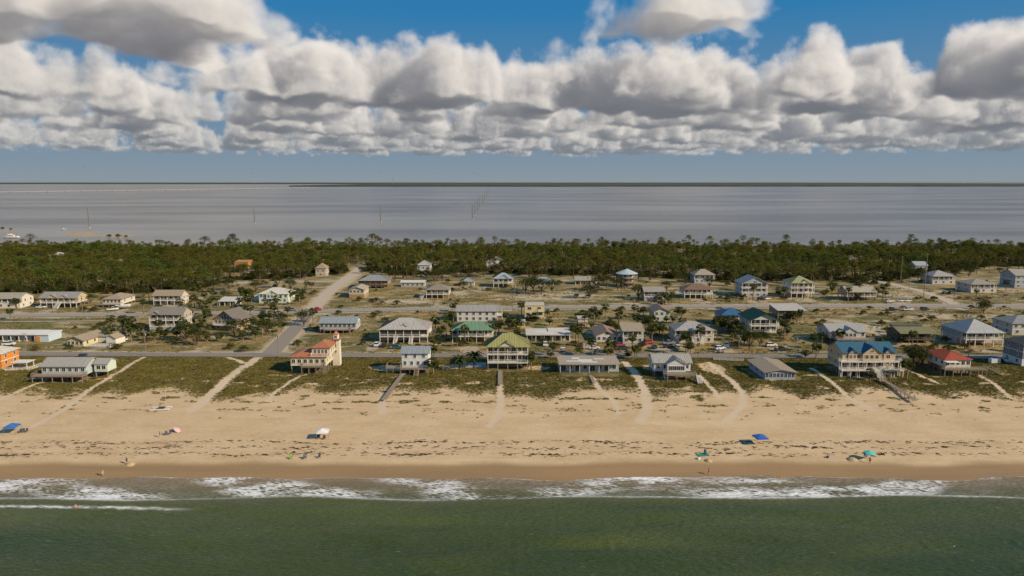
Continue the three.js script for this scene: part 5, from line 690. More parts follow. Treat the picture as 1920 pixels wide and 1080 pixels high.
vehicle('suv', W_, 216.31,-385.18, 0.1, 'white suv beside the two-storey house with red doors'); vehicle('car', [0.6, 0.6, 0.58], 224.03,-386.96, 0.1, 'pale car in the row by the sand lot, next to the white suv'); vehicle('car', W_, 227.71,-386.96, 0.2, 'white car at the end of the row by the sand lot');
vehicle('pickup', K_, 203.18,-359.60, 0, 'black pickup parked on the highway verge'); vehicle('pickup', W_, 212.04,-359.60, 0, 'white pickup parked on the highway verge'); vehicle('suv', [0.02, 0.025, 0.05], 221.65,-360.38, 0, 'navy suv parked on the highway verge');
vehicle('car', K_, 267.14,-415.58, 0.3, 'black car in the yard beside the sandy lane'); vehicle('suv', [0.06, 0.06, 0.07], 271.42,-415.58, 0.3, 'dark grey suv in the yard beside the sandy lane');
vehicle('suv', K_, 184.85,-253.79, 0.1, 'black suv beside the white trailer box on the beach road verge'); vehicle('pickup', W_, 188.06,-252.02, N * 0.7, 'white pickup in front of the slate-grey house'); vehicle('suv', W_, 193.06,-254.69, N * 0.7, 'white suv in front of the slate-grey house');
{ const [x, z] = [180.76,-248.54], g = thing('box_trailer', 'small white box trailer beside the black suv', 'trailer', x, groundY(x, z), z); mesh('box', bx(3.4, 1.6, 1.8, 0, 0.55, 0), carPaint(W_), g); for (const s of [-1, 1]) mesh('wheel', wheelG, tyreM, g).position.set(0, 0.36, s * 0.95); mesh('drawbar', bx(1.3, 0.1, 0.1, 2.3, 0.5, 0), rimM, g); }
{ const [x, z] = [-168.03,-260.19], g = thing('rubbish_skip', 'dark blue rubbish skip on the beach road verge', 'skip', x, groundY(x, z), z); mesh('body', ext([[-1.1, 0.1], [1.1, 0.1], [1.35, 1.3], [-1.35, 1.3]], 1.5), carPaint([0.03, 0.06, 0.09]), g); mesh('lid', bx(2.7, 0.08, 1.6, 0, 1.38, 0), std(0.05, 0.05, 0.06), g); }
for (const [x, z, l] of [[20.72,-268.98, 'grey golf cart on the rust-coloured yard'], [84.11,-268.10, 'grey golf cart seaward of the white suv and pickup']]) { const g = thing('golf_cart', l, 'golf cart', x, groundY(x, z), z, 0.3); mesh('body', ext([[-1.2, 0.3], [1.15, 0.3], [1.1, 0.8], [0.6, 0.6], [-0.2, 0.6], [-0.3, 0.9], [-1.2, 0.9]], 1.2), carPaint([0.2, 0.2, 0.2]), g); mesh('roof', bx(1.9, 0.06, 1.2, -0.2, 1.85, 0), trimM, g); for (const sx of [-1, 1]) for (const sz of [-1, 1]) { mesh('post', bx(0.05, 1.1, 0.05, sx * 0.8 - 0.2, 0.78, sz * 0.5), rimM, g); mesh('wheel', wheelG, tyreM, g).position.set(sx * 0.8, 0.3, sz * 0.5); } mesh('seat', bx(0.5, 0.4, 1.1, -0.3, 0.9, 0), std(0.3, 0.25, 0.2), g); }
// hull: sections along x
function hull(L, B, H, deck = true) { const p = new THREE.PlaneGeometry(1, 1, 24, 10), a = p.attributes.position; for (let i = 0; i < a.count; i++) { const t = a.getX(i) + 0.5, s = (a.getY(i) + 0.5) * 2 - 1, w = B / 2 * Math.pow(Math.sin(Math.PI * Math.min(0.98, Math.max(0.02, t * 0.86 + 0.02))), 0.55) * (t > 0.97 ? 0.4 : 1), k = Math.abs(s); a.setXYZ(i, (t - 0.5) * L, H * Math.pow(k, 1.6) + 0.25 * H * t * t, Math.sign(s) * w * Math.pow(k, 0.5)); } p.computeVertexNormals(); return p; }
{ const [x, z] = [-211.41,-365.09], g = thing('motor_boat', 'white motor boat on a trailer beside the brown-roofed cottage', 'boat', x, groundY(x, z) + 0.1, z, 0.25), m = new THREE.MeshStandardMaterial({ color: new THREE.Color().setRGB(0.66, 0.64, 0.6), roughness: 0.4, side: THREE.DoubleSide }), h = mesh('hull', hull(7.5, 2.4, 1.3), m, g); h.position.y = 0.7; mesh('deck', bx(6.2, 0.08, 2.0, -0.2, 1.85, 0), paint([0.6, 0.57, 0.5]), g); mesh('console', bx(1.2, 1.1, 1.1, -0.4, 1.9, 0), trimM, g); mesh('trailer_frame', bx(6.5, 0.14, 1.2, 0.4, 0.5, 0), rimM, g); for (const s of [-1, 1]) mesh('wheel', wheelG, tyreM, g).position.set(-0.8, 0.3, s * 1.1); }
// ---------------------------------------------------------------- poles
function pole(x, z, h, label, group, name = 'utility_pole', arm = true, y = null) { const g = thing(name, label, 'pole', x, y ?? groundY(x, z), z, 0, group), r = 0.11 + h * 0.004; mesh('shaft', new THREE.CylinderGeometry(r * 0.75, r, h + 1, 8).translate(0, h / 2 - 0.5, 0), paint([0.23, 0.18, 0.135], 0.9), g); if (arm) { mesh('crossarm', bx(2.2, 0.12, 0.12, 0, h - 0.6, 0), pileM, g); for (const s of [-0.9, 0, 0.9]) mesh('insulator', new THREE.CylinderGeometry(0.05, 0.07, 0.22, 6), std(0.3, 0.3, 0.32, 0.3), g).position.set(s, h - 0.36, 0); } if (h < 12 && arm) mesh('transformer', new THREE.CylinderGeometry(0.24, 0.24, 0.8, 10).translate(0.38, h - 1.7, 0), std(0.3, 0.3, 0.3, 0.6), g); return g; }
for (const [x, z, h] of [[-196.59,-268.98, 8], [-144.37,-262.07, 10.5], [-91.54,-260.19, 10], [109.83,-257.41, 9.5], [178.07,-259.26, 8.5], [92.00,-269.87, 7]]) pole(x, z, h, 'wooden utility pole with transformer beside the beach road', 'poles along the beach road');
for (const [x, z, h] of [[-227.67,-355.78, 9], [-96.49,-316.62, 8.5], [-121.65,-417.64, 9.5], [0.28,-355.78, 10], [1.53,-385.18, 10.5], [64.48,-383.43, 10], [64.48,-355.78, 7.5], [126.77,-363.50, 5.5], [188.89,-390.55, 9], [252.15,-383.43, 10], [250.79,-426.07, 8.5]]) pole(x, z, h, 'wooden utility pole along the highway and back streets', 'poles along the highway');
pole(243.30,-397.93, 27, 'very tall bare steel pole beside the sandy lane', undefined, 'power_line_pole'); pole(262.17,-455.90, 19, 'tall weathered pole at the wood edge by the sandy lane', undefined, 'power_line_pole');
for (const [x, z, h] of [[-648.59,-1049.89, 32], [-434.95,-1158.00, 29], [-230.81,-1204.44, 30], [-74.35,-1290.63, 30], [-78.20,-1457.22, 30], [-81.69,-1642.38, 30], [-85.86,-1842.78, 30], [-90.61,-2122.98, 31], [-96.34,-2435.94, 31], [-107.94,-2902.00, 32], [-122.60,-3518.18, 33], [-145.13,-4464.99, 34]]) { const g = pole(x, z, h, 'tall power-line pole standing in the bay', 'power-line poles across the bay', 'power_line_pole', true, -0.5); g.children[0].scale.set(4, 1, 4); g.children[1].scale.set(2, 3, 3); g.children[0].material = g.children[1].material = paint([0.17, 0.16, 0.15], 0.9); mesh('footing', new THREE.CylinderGeometry(1.1, 1.3, 3.4, 10).translate(0, 1, 0), concreteM, g); }
{ const x = -2050, z = -11900, g = thing('radio_mast', 'thin radio mast rising from the wooded far shore', 'mast', x, 0, z); mesh('lattice', new THREE.CylinderGeometry(2.4, 3, 150, 4).translate(0, 75, 0), std(0.2, 0.2, 0.22), g); mesh('antenna', new THREE.CylinderGeometry(0.8, 0.8, 14, 6).translate(0, 157, 0), std(0.2, 0.2, 0.22), g); }
{ // the long bridge over the bay
  const P = [[-3989.99,-3734.24], [-3269.39,-4400.43], [-2868.24,-5618.27], [-2240.14,-7831.44]], g = thing('causeway_bridge', 'long low pale bridge on piers across the bay', 'bridge', P[1][0], 0, P[1][1]), m = paint([0.36, 0.33, 0.28]), pier = bx(3, 8, 9, 0, -1, 0);
  for (let i = 1; i < P.length; i++) { const dx = P[i][0] - P[i - 1][0], dz = P[i][1] - P[i - 1][1], L = Math.hypot(dx, dz), a = Math.atan2(-dz, dx), n = Math.round(L / 130); const d = mesh('deck', bx(L + 2, 2.6, 13, 0, 7, 0), m, g); d.position.set((P[i][0] + P[i - 1][0]) / 2 - g.position.x, 0, (P[i][1] + P[i - 1][1]) / 2 - g.position.z); d.rotation.y = a; for (let k = 0; k < n; k++) { const q = mesh('pier', pier, m, g); q.position.set(P[i - 1][0] + dx * (k + 0.5) / n - g.position.x, 0, P[i - 1][1] + dz * (k + 0.5) / n - g.position.z); q.rotation.y = a; } }
}
{ const [x, z] = [-629.81,-858.86], g = thing('cabin_cruiser', 'white cabin cruiser moored off the wooded bay shore', 'boat', x, 0, z, 0.1), m = new THREE.MeshStandardMaterial({ color: new THREE.Color().setRGB(0.7, 0.69, 0.66), roughness: 0.4, side: THREE.DoubleSide }); mesh('hull', hull(19, 5, 2.4), m, g); mesh('deck', bx(16, 0.2, 4, -0.6, 2.2, 0), trimM, g); mesh('cabin', bx(8, 2, 3.4, -1, 2.4, 0), trimM, g); mesh('windows', bx(7.4, 0.8, 3.46, -1, 3.2, 0), glassM, g); mesh('flybridge', bx(4, 1.3, 3, -1.6, 4.4, 0), trimM, g); }
{ const [x, z] = [-665.63,-1014.34], g = thing('skiff', 'small white skiff near the sandbar', 'boat', x, 0, z), m = new THREE.MeshStandardMaterial({ color: new THREE.Color().setRGB(0.7, 0.69, 0.66), roughness: 0.4, side: THREE.DoubleSide }); mesh('hull', hull(7, 2.4, 1.2), m, g); mesh('deck', bx(5, 0.1, 1.8, 0, 1.0, 0), trimM, g); mesh('console', bx(1, 1.4, 1, 0, 1.1, 0), trimM, g); }
// scrub on the bars
for (const [x, z, s] of [[-511.79,-867.18, 2.2], [-497.88,-863.00, 2.6], [-488.44,-863.00, 1.8], [-755.86,-1014.34, 2], [-735.76,-1003.01, 1.6]]) { const g = plant('bar_scrub', BUSH.shrub[0], x, z, s, rnd() * 6, 'dark scrub growing on a sandbar in the bay', 'shrub', 'scrub on the sandbars', 'foliage'); g.position.y = 0.4; }
// ---------------------------------------------------------------- boardwalks, fences, pool
function boardwalk(pts, w, h, label, withRail) { const [x0, z0] = pts[0], g = thing('boardwalk', label, 'boardwalk', x0, 0, z0); for (let i = 1; i < pts.length; i++) { const [ax, az] = pts[i - 1], [bx2, bz] = pts[i], L = Math.hypot(bx2 - ax, bz - az), n = Math.max(2, Math.round(L / 0.45)), a = Math.atan2(bx2 - ax, bz - az), geo = bx(w, 0.05, 0.41); for (let k = 0; k < n; k++) { const t = (k + 0.5) / n, x = mix(ax, bx2, t), z = mix(az, bz, t), p = mesh('plank', geo, k % 3 ? deckM : pileM, g); p.position.set(x - x0, prof(-z) + 0.25 + h, z - z0); p.rotation.y = a + rr(-0.012, 0.012); if (k % 6 === 0) for (const s of [-1, 1]) mesh('piling', bx(0.14, h + 1.2 + (withRail ? 0.9 : 0), 0.14, 0, -0.9, 0), pileM, g).position.set(x - x0 + Math.cos(a) * s * w / 2, prof(-z) + 0.1, z - z0 - Math.sin(a) * s * w / 2); } } return g; }
boardwalk([[-38.02,-232.20], [-39.16,-220.11], [-40.25,-205.79]], 1.5, 0.5, 'grey plank boardwalk from the small white two-storey cottage', false); boardwalk([[-4.20,-236.63], [-3.92,-220.62]], 1.6, 0.3, 'straight plank walk below the lime-roofed house', false);
boardwalk([[125.84,-226.87], [126.29,-215.12], [125.45,-204.38]], 1.5, 0.7, 'long plank boardwalk from the tan house with blue roof', true); boardwalk([[27.26,-231.48], [27.71,-222.67]], 1.1, 0.15, 'short plank walk below the flat-roofed beach bungalow', false);
function fence(pts, h, label, m = trimM) { const [x0, z0] = pts[0], g = thing('picket_fence', label, 'fence', x0, groundY(x0, z0), z0); for (let i = 1; i < pts.length; i++) { const ax = pts[i - 1][0] - x0, az = pts[i - 1][1] - z0, bx2 = pts[i][0] - x0, bz = pts[i][1] - z0, L = Math.hypot(bx2 - ax, bz - az), a = Math.atan2(-(bz - az), bx2 - ax), n = Math.max(1, Math.round(L / 2.4)), seg = L / n, panel = mergeGeometries([bx(seg, 0.1, 0.05, 0, h - 0.25), bx(seg, 0.1, 0.05, 0, 0.2), ...[...Array(9)].map((_, k) => bx(0.13, h - 0.1, 0.03, (k / 8 - 0.5) * (seg - 0.15), 0.06, 0.045))]); for (let k = 0; k <= n; k++) mesh('post', bx(0.13, h + 0.4, 0.13, 0, -0.3, 0), m, g).position.set(mix(ax, bx2, k / n), 0, mix(az, bz, k / n)); for (let k = 0; k < n; k++) { const p = mesh('fence_panel', panel, m, g); p.position.set(mix(ax, bx2, (k + 0.5) / n), 0, mix(az, bz, (k + 0.5) / n)); p.rotation.y = a; } } }
fence([[77.65,-255.59], [88.55,-253.79]], 1.1, 'white picket fence along the beach road by the sand path'); fence([[-17.93,-242.01], [-9.33,-241.23]], 1.1, 'white fence round the pool of the lime-roofed house'); fence([[-17.93,-242.01], [-18.18,-251.14]], 1.1, 'white fence side closing the pool by the date palm');
{ const [x, z] = [-13.95,-247.69], y = groundY(x, z), g = thing('swimming_pool', 'small swimming pool behind a white fence', 'pool', x, y, z); mesh('surround', bx(8.6, 0.3, 5.4, 0, -0.1, 0), paint([0.45, 0.42, 0.36]), g); mesh('water', bx(6.4, 0.03, 3.4, 0, 0.2, 0), std(0.10, 0.22, 0.25, 0.08), g); }
{ const [x, z] = [-179.08,-242.80], y = groundY(x, z), g = thing('pergola', 'white pergola on a paved terrace beside the orange house', 'pergola', x, y, z); mesh('terrace', bx(9, 0.3, 7, 0, -0.05, 0), paint([0.42, 0.34, 0.25]), g); for (const sx of [-1, 1]) for (const sz of [-1, 1]) mesh('post', bx(0.2, 2.5, 0.2, sx * 2.6, 0.2, sz * 1.8), trimM, g); mesh('roof', bx(6.2, 0.18, 4.6, 0, 2.7, 0), trimM, g); mesh('railing', rail([[-4.3, 3.3], [4.3, 3.3], [4.3, -3.3]], 0.25), trimM, g); }
// ---------------------------------------------------------------- people
const cap = (p, a, b, ra, rb) => { const bxx = b[0] - a[0], by = b[1] - a[1], bz = b[2] - a[2], px = p[0] - a[0], py = p[1] - a[1], pz = p[2] - a[2], t = clamp((px * bxx + py * by + pz * bz) / (bxx * bxx + by * by + bz * bz || 1e-9)); return Math.hypot(px - t * bxx, py - t * by, pz - t * bz) - (ra + (rb - ra) * t); };
function blob(res, half, c, bones, k) { // smooth union of tapered bones, meshed; each vertex remembers its nearest bone
  const mc = new MarchingCubes(res, std(1, 1, 1), false, false, 60000), F = (p) => { let s = 0; for (const b of bones) s += Math.exp(-cap(p, b[0], b[1], b[2], b[3]) / k); return -k * Math.log(s + 1e-30); };
  for (let z = 0, i = 0; z < res; z++) for (let y = 0; y < res; y++) for (let x = 0; x < res; x++, i++) mc.field[x + y * res + z * res * res] = -F([c[0] + (x / res * 2 - 1) * half, c[1] + (y / res * 2 - 1) * half, c[2] + (z / res * 2 - 1) * half]);
  mc.isolation = 0; mc.update(); const n = mc.count, pos = new Float32Array(n * 3), nor = new Float32Array(n * 3), tag_ = new Uint8Array(n);
  for (let i = 0; i < n; i++) { const p = [0, 1, 2].map((q) => c[q] + mc.positionArray[i * 3 + q] * half); pos.set(p, i * 3); const l = Math.hypot(mc.normalArray[i * 3], mc.normalArray[i * 3 + 1], mc.normalArray[i * 3 + 2]) || 1; for (let q = 0; q < 3; q++) nor[i * 3 + q] = mc.normalArray[i * 3 + q] / l; let best = 9; bones.forEach((b) => { const d = cap(p, b[0], b[1], b[2], b[3]); if (d < best) { best = d; tag_[i] = b[4]; } }); }
  return { pos, nor, tag: tag_ };
}
// tags: 0 skin, 1 hips, 2 chest, 3 hair, 4 face feature
function poseBones(P) { const { hip, chest, neck, sh, el, wr, kn, an, toe, root } = P, B = []; B.push([root, chest, 0.135, 0.15, 2], [chest, neck, 0.13, 0.06, 2], [hip[0], hip[1], 0.125, 0.125, 1], [sh[0], sh[1], 0.065, 0.065, 2]); for (const s of [0, 1]) B.push([hip[s], mid(hip[s], kn[s]), 0.10, 0.08, 1], [mid(hip[s], kn[s]), kn[s], 0.08, 0.055, 0], [kn[s], an[s], 0.055, 0.038, 0], [an[s], toe[s], 0.038, 0.03, 0], [sh[s], el[s], 0.052, 0.04, 0], [el[s], wr[s], 0.04, 0.028, 0]); return B; }
const mid = (a, b) => a.map((v, i) => (v + b[i]) / 2);
const headBones = (h) => [[[h[0], h[1] + 0.03, h[2] - 0.01], [h[0], h[1] + 0.05, h[2]], 0.095, 0.095, 0], [[h[0], h[1] - 0.05, h[2] + 0.03], [h[0], h[1], h[2] + 0.02], 0.06, 0.08, 0], [[h[0], h[1] - 0.18, h[2] - 0.02], [h[0], h[1] - 0.05, h[2] - 0.01], 0.055, 0.055, 0], [[h[0], h[1] + 0.02, h[2] + 0.09], [h[0], h[1] - 0.015, h[2] + 0.112], 0.012, 0.016, 0], [[h[0], h[1] + 0.08, h[2] - 0.03], [h[0], h[1] + 0.09, h[2] + 0.0], 0.1, 0.09, 3], [[h[0] - 0.095, h[1] - 0.01, h[2]], [h[0] - 0.097, h[1] + 0.03, h[2]], 0.018, 0.022, 0], [[h[0] + 0.095, h[1] - 0.01, h[2]], [h[0] + 0.097, h[1] + 0.03, h[2]], 0.018, 0.022, 0], [[h[0] - 0.035, h[1] + 0.02, h[2] + 0.09], [h[0] - 0.03, h[1] + 0.02, h[2] + 0.09], 0.011, 0.011, 4], [[h[0] + 0.035, h[1] + 0.02, h[2] + 0.09], [h[0] + 0.03, h[1] + 0.02, h[2] + 0.09], 0.011, 0.011, 4], [[h[0] - 0.022, h[1] - 0.06, h[2] + 0.088], [h[0] + 0.022, h[1] - 0.06, h[2] + 0.088], 0.008, 0.008, 4]];
const handBones = (w, d, s) => { const B = [[w, [w[0] + d[0] * 0.07, w[1] + d[1] * 0.07, w[2] + d[2] * 0.07], 0.028, 0.034, 0]]; for (let f = 0; f < 4; f++) { const o = (f - 1.5) * 0.02, l = [0.072, 0.085, 0.08, 0.062][f], a = [w[0] + d[0] * 0.08, w[1] + d[1] * 0.08, w[2] + d[2] * 0.08 + o], b = [a[0] + d[0] * l * 0.55 - s * 0.006, a[1] + d[1] * l * 0.55, a[2] + d[2] * l * 0.55 + o * 0.1], c = [b[0] + d[0] * l * 0.45 - s * 0.018, b[1] + d[1] * l * 0.45, b[2] + d[2] * l * 0.45]; B.push([a, b, 0.0095, 0.009, 0], [b, c, 0.009, 0.0075, 0]); } const t = [w[0] + d[0] * 0.025, w[1] + d[1] * 0.025, w[2] + d[2] * 0.025 + 0.03], t2 = [t[0] + d[0] * 0.04, t[1] + d[1] * 0.04, t[2] + d[2] * 0.04 + 0.022]; B.push([t, t2, 0.013, 0.010, 0], [t2, [t2[0] + d[0] * 0.03, t2[1] + d[1] * 0.03, t2[2] + 0.006], 0.010, 0.008, 0]); return B; };
const STAND = { root: [0, 0.96, 0], chest: [0, 1.28, 0], neck: [0, 1.48, 0], hip: [[-0.09, 0.92, 0], [0.09, 0.92, 0]], kn: [[-0.10, 0.50, 0.02], [0.10, 0.50, 0.02]], an: [[-0.10, 0.09, 0], [0.11, 0.09, 0]], toe: [[-0.11, 0.035, 0.15], [0.13, 0.035, 0.15]], sh: [[-0.18, 1.41, 0], [0.18, 1.41, 0]], el: [[-0.24, 1.14, -0.02], [0.24, 1.14, -0.02]], wr: [[-0.25, 0.90, 0.06], [0.25, 0.90, 0.06]], head: [0, 1.61, 0.01] };
const WALK = { ...STAND, kn: [[-0.09, 0.51, 0.16], [0.09, 0.50, -0.06]], an: [[-0.09, 0.10, 0.26], [0.09, 0.13, -0.30]], toe: [[-0.10, 0.035, 0.41], [0.10, 0.04, -0.17]], el: [[-0.23, 1.15, -0.12], [0.23, 1.15, 0.06]], wr: [[-0.23, 0.93, -0.14], [0.23, 0.95, 0.24]] };
const SIT = { root: [0, 0.48, -0.05], chest: [0, 0.78, -0.15], neck: [0, 0.97, -0.19], hip: [[-0.09, 0.42, 0], [0.09, 0.42, 0]], kn: [[-0.12, 0.50, 0.42], [0.12, 0.50, 0.42]], an: [[-0.12, 0.10, 0.56], [0.12, 0.10, 0.58]], toe: [[-0.13, 0.05, 0.71], [0.13, 0.05, 0.73]], sh: [[-0.18, 0.91, -0.17], [0.18, 0.91, -0.17]], el: [[-0.26, 0.66, -0.08], [0.26, 0.66, -0.08]], wr: [[-0.22, 0.58, 0.16], [0.22, 0.58, 0.16]], head: [0, 1.10, -0.17] };
const BODY = new Map();
function person(pose, key, x, z, turn, label, o) {
  if (!BODY.has(key)) { const P = pose, dirOf = (e, w) => norm3([w[0] - e[0], w[1] - e[1], w[2] - e[2]]), cy = pose === SIT ? 0.6 : 0.9; const parts = [blob(64, 1.0, [0, cy, 0.05], poseBones(P), 0.018), blob(52, 0.24, [P.head[0], P.head[1] - 0.02, P.head[2]], headBones(P.head), 0.006)]; for (const s of [0, 1]) { const d = dirOf(P.el[s], P.wr[s]); parts.push(blob(56, 0.13, [P.wr[s][0] + d[0] * 0.07, P.wr[s][1] + d[1] * 0.07, P.wr[s][2] + d[2] * 0.07], handBones(P.wr[s], d, s ? 1 : -1), 0.003)); } BODY.set(key, parts); }
  const skin = o.skin ?? [0.42, 0.24, 0.15], pal = [skin, o.shorts, o.top ?? skin, o.hair ?? [0.05, 0.03, 0.02], [0.08, 0.03, 0.025]], geos = BODY.get(key).map(({ pos, nor, tag: t }) => { const g = new THREE.BufferGeometry(), col = new Float32Array(pos.length); t.forEach((k, i) => col.set(pal[k], i * 3)); g.setAttribute('position', new THREE.BufferAttribute(pos, 3)); g.setAttribute('normal', new THREE.BufferAttribute(nor, 3)); g.setAttribute('color', new THREE.BufferAttribute(col, 3)); return g; });
  const m = mesh(numbered('person'), mergeGeometries(geos), new THREE.MeshStandardMaterial({ vertexColors: true, roughness: 0.75 }), scene); m.position.set(x, (o.y ?? groundY(x, z)) + (o.lift ?? 0), z); m.rotation.y = turn; return tag(m, label, 'person');
}
person(WALK, 'walk', -98.28,-155.14, N, 'person in pale shorts wading along the edge of the foam', { shorts: [0.5, 0.45, 0.4], y: 0.15 });
person(STAND, 'stand', -94.76,-139.19, 0.6, 'person standing waist-deep in the green water', { shorts: [0.3, 0.05, 0.04], y: -0.75 });
person(STAND, 'stand', -96.08,-177.90, -1.2, 'person in dark swimwear standing beside the beach chairs', { shorts: [0.05, 0.05, 0.08], top: [0.06, 0.06, 0.09] });
person(WALK, 'walk', 47.50,-155.91, -N, 'person in red swimwear walking on the wet sand', { shorts: [0.35, 0.05, 0.04], top: [0.35, 0.08, 0.06] });
person(STAND, 'stand', 89.23,-161.50, 2.6, 'person in dark trousers and grey shirt standing below the turquoise parasol', { shorts: [0.03, 0.03, 0.04], top: [0.25, 0.25, 0.27] });
person(STAND, 'stand', -95.86,-161.23, 0.5, 'person in black swimwear standing by a mound of dug sand', { shorts: [0.03, 0.03, 0.03], top: [0.03, 0.03, 0.03] });
// ---------------------------------------------------------------- beach gear
function canopy(x, z, c, label, turn) { const g = thing('beach_canopy', label, 'canopy', x, groundY(x, z), z, turn), cloth = std(...c, 0.8, { side: THREE.DoubleSide }), r = new THREE.ConeGeometry(2.2, 0.85, 4, 1, true).rotateY(Math.PI / 4); mesh('cloth', mergeGeometries([r.toNonIndexed(), ...[0, 1, 2, 3].map((k) => bx(3.1, 0.28, 0.03, 0, -0.68, 1.54).toNonIndexed().rotateY(k * N))]), cloth, g).position.y = 2.55; for (const sx of [-1, 1]) for (const sz of [-1, 1]) mesh('leg', bx(0.06, 2.15, 0.06, sx * 1.5, 0, sz * 1.5), rimM, g); return g; }
canopy(-138.43,-180.91, [0.03, 0.13, 0.38], 'blue beach canopy next to a row of folding chairs', 0.1); canopy(-51.33,-177.16, [0.66, 0.63, 0.57], 'white beach canopy shading a pair of chairs', 0.15); canopy(66.01,-173.20, [0.02, 0.09, 0.34], 'blue beach canopy standing alone above the weed line', 0.12);
const chairG = { seat: bx(0.56, 0.04, 0.5, 0, 0.32, 0.02), back: bx(0.56, 0.62, 0.04).rotateX(-0.35).translate(0, 0.34, -0.24), frame: mergeGeometries([bx(0.04, 0.62, 0.04).rotateX(0.6).translate(-0.3, 0, 0.25), bx(0.04, 0.62, 0.04).rotateX(0.6).translate(0.3, 0, 0.25), bx(0.04, 0.62, 0.04).rotateX(-0.6).translate(-0.3, 0, -0.2), bx(0.04, 0.62, 0.04).rotateX(-0.6).translate(0.3, 0, -0.2), bx(0.05, 0.04, 0.5, -0.31, 0.55, 0), bx(0.05, 0.04, 0.5, 0.31, 0.55, 0)]) };
function chair(x, z, turn, c, label, group) { const g = thing('beach_chair', label, 'chair', x, groundY(x, z), z, turn, group); g.scale.setScalar(1.15); mesh('seat', chairG.seat, std(...c), g); mesh('backrest', chairG.back, std(...c), g); mesh('frame', chairG.frame, rimM, g); }
for (const [x, z] of [[-136.51,-180.91], [-135.89,-181.29], [-135.00,-181.29]]) chair(x, z, rr(-0.3, 0.3), [0.05, 0.06, 0.09], 'dark folding chair in the row beside the blue canopy', 'chairs by the blue canopy');
for (const [x, z] of [[-95.23,-179.39], [-94.39,-179.77]]) chair(x, z, rr(-0.3, 0.3), [0.08, 0.08, 0.12], 'dark folding chair next to the pink parasol', 'chairs by the pink parasol');
for (const [x, z] of [[-52.54,-176.79], [-50.85,-176.42]]) chair(x, z, 0.2, [0.05, 0.05, 0.05], 'black folding chair under the white canopy', 'chairs under the white canopy');
chair(49.68,-167.06, -0.3, [0.05, 0.22, 0.22], 'teal beach chair by the green groundsheet'); chair(-52.42,-163.82, 0.3, [0.1, 0.1, 0.12], 'dark chair among the beach bags near the weed line'); chair(-48.96,-164.46, -0.2, [0.09, 0.07, 0.12], 'purple-black chair by the tangled weed line'); chair(89.81,-164.46, 0.2, [0.05, 0.2, 0.22], 'teal chair in the shade of the turquoise parasol'); chair(-55.92,-163.82, 0, [0.25, 0.4, 0.05], 'lime-green beach chair near the weed line');
person(SIT, 'sit', 49.96,-167.06, -0.3, 'person sitting bare-chested in the teal beach chair', { shorts: [0.2, 0.05, 0.05] });
function parasol(x, z, c, label, tilt, r = 1.25) { const g = thing('parasol', label, 'parasol', x, groundY(x, z), z); mesh('pole', limb(0, -0.2, 0, tilt * 0.9, 2.2, 0, 0.03, 0.025, 6), trimM, g); const p = mesh('cloth', new THREE.ConeGeometry(r, 0.55, 8, 1, true), std(...c, 0.8, { side: THREE.DoubleSide }), g); p.position.set(tilt * 0.9, 2.15, 0); p.rotation.z = -tilt * 0.4; }
parasol(89.99,-163.51, [0.05, 0.44, 0.40], 'turquoise beach parasol above the weed line', 0.15, 1.5);
{ const [x, z] = [-93.14,-182.06], g = thing('parasol', 'pink beach parasol resting on the sand', 'parasol', x, groundY(x, z), z); const p = mesh('cloth', new THREE.ConeGeometry(1.2, 0.6, 8, 1, true), std(0.55, 0.33, 0.33, 0.8, { side: THREE.DoubleSide }), g); p.position.y = 0.75; p.rotation.z = -0.7; mesh('pole', limb(-0.6, 0.0, 0, 0.3, 1.0, 0, 0.03, 0.03, 6), trimM, g); }
{ const [x, z] = [48.95,-166.40], g = thing('groundsheet', 'green and teal groundsheet spread beside the seated person', 'sheet', x, groundY(x, z) + 0.05, z, 0.2); mesh('cloth', sheet(-1.6, 1.6, 0.9, -0.9, 12, 8, (a, b) => 0.05 + 0.04 * noise2(a * 3, b * 3)), std(0.02, 0.22, 0.12, 0.8, { side: THREE.DoubleSide }), g); mesh('bag', bx(0.5, 0.4, 0.35, 0.9, 0.05, 0), std(0.05, 0.12, 0.25), g); }
const heapG = (w) => { const s = sheet(-w, w, w, -w, 16, 16, (x, z) => { const r = Math.hypot(x, z) / w; return Math.max(-0.05, 0.55 * (1 - r * r) + 0.12 * fbm(x * 2, z * 2, 2)); }); return s; };
const heapM = std(0.42, 0.29, 0.15, 0.95);
for (const [x, z, w, l] of [[85.82,-163.51, 1.4, 'mound of dug sand beside the turquoise parasol'], [88.02,-164.14, 1.1, 'smaller mound of dug sand next to the turquoise parasol'], [-94.92,-160.95, 1.2, 'mound of dug sand at the top of the wet beach'], [49.33,-162.89, 0.9, 'heap of dug sand seaward of the green groundsheet']]) tag(mesh(numbered('sand_mound'), heapG(w), heapM, scene), l, 'sand mound').position.set(x, groundY(x, z), z);
for (const [x, z, c, l] of [[-52.44,-164.78, [0.15, 0.2, 0.3], 'blue-grey beach bag near the dark chair'], [47.17,-163.82, [0.5, 0.5, 0.5], 'pale cool box near the green groundsheet'], [80.21,-164.78, [0.09, 0.07, 0.06], 'dark beach bag lying on the weed line']]) { const g = thing('beach_bag', l, 'bag', x, groundY(x, z), z, rnd()); mesh('body', ext([[-0.4, 0], [0.4, 0], [0.34, 0.42], [-0.34, 0.42]], 0.5), std(...c), g); mesh('handle', new THREE.TorusGeometry(0.18, 0.025, 6, 12, Math.PI).translate(0, 0.42, 0), std(...c), g); }
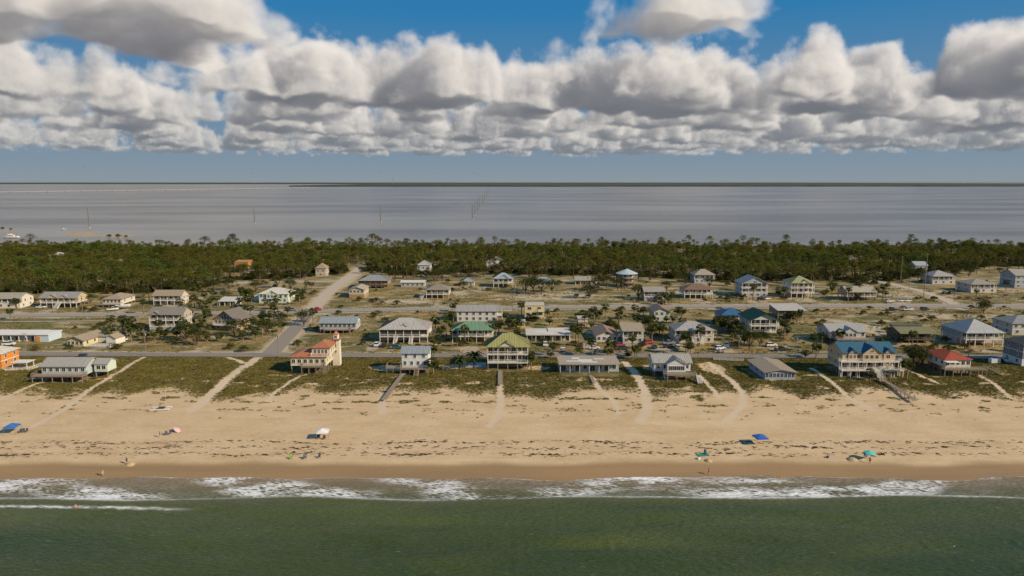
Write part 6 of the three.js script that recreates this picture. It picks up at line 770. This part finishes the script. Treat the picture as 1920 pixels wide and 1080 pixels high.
{ // beached catamaran with bare mast
  const [x, z] = [-106.49,-199.36], g = thing('beach_catamaran', 'small white catamaran with dark trampoline and bare mast on the sand', 'boat', x, groundY(x, z) + 0.05, z, 0.12), m = new THREE.MeshStandardMaterial({ color: new THREE.Color().setRGB(0.66, 0.64, 0.6), roughness: 0.4, side: THREE.DoubleSide });
  for (const s of [-1, 1]) mesh('hull', hull(5.6, 0.5, 0.5), m, g).position.set(0, 0, s * 1.1); for (const a of [-0.9, 1.1]) mesh('crossbeam', bx(0.12, 0.12, 2.3, a, 0.55, 0), rimM, g); mesh('trampoline', bx(2.0, 0.03, 2.0, 0.1, 0.58, 0), std(0.03, 0.035, 0.045), g); mesh('mast', limb(1.1, 0.6, 0, 1.6, 7.4, 0, 0.06, 0.04, 8), paint([0.4, 0.38, 0.34]), g); for (const s of [-1, 1]) mesh('rudder', bx(0.3, 0.6, 0.04, -2.8, 0.1, s * 1.1), trimM, g);
}
{ // dry weed thrown up by the tide
  const t = []; for (let i = 0; i < 7; i++) { const a = rnd() * 6.28, l = rr(0.2, 0.5), x = rr(-0.3, 0.3), z = rr(-0.15, 0.15); t.push({ p: [[x, 0.02, z], [x + Math.cos(a) * l, rr(0.05, 0.16), z + Math.sin(a) * l * 0.5], [x + Math.cos(a + 0.6) * l, 0.02, z + Math.sin(a + 0.6) * l * 0.5]], n: [0, 1, 0], c: mix3([0.05, 0.035, 0.022], [0.12, 0.085, 0.05], rnd()) }); }
  const geo = soup(t), list = []; for (let i = 0; i < 60000 && list.length < 2300; i++) { const x = rr(-140, 140), k = i % 3, D = [167 + 1.5 * noise2(x / 20, 3), 174.5 + 2.2 * noise2(x / 30, 8), 171 + 2 * noise2(x / 16, 12)][k] + rr(-1, 1) * rr(0, 1.6); if (fbm(x / 2.4 + k * 31, D / 0.8, 2) + 0.35 * noise2(x / 17, k * 5) < 0.12) continue; list.push([x, -D, rr(0.5, 1.3)]); }
  const m = new THREE.InstancedMesh(geo, leafMat, list.length); m.name = 'seaweed_wrack'; m.userData = { kind: 'stuff', label: 'broken lines of dark dried weed along the beach', category: 'seaweed' }; const q = new THREE.Quaternion(), up = V(0, 1, 0); list.forEach(([x, z, s], i) => m.setMatrixAt(i, new THREE.Matrix4().compose(V(x, groundY(x, z), z), q.setFromAxisAngle(up, rr(-0.5, 0.5)), V(s, s, s)))); m.castShadow = m.receiveShadow = true; scene.add(m);
}
console.log('things done');

renderer.render(scene, camera);
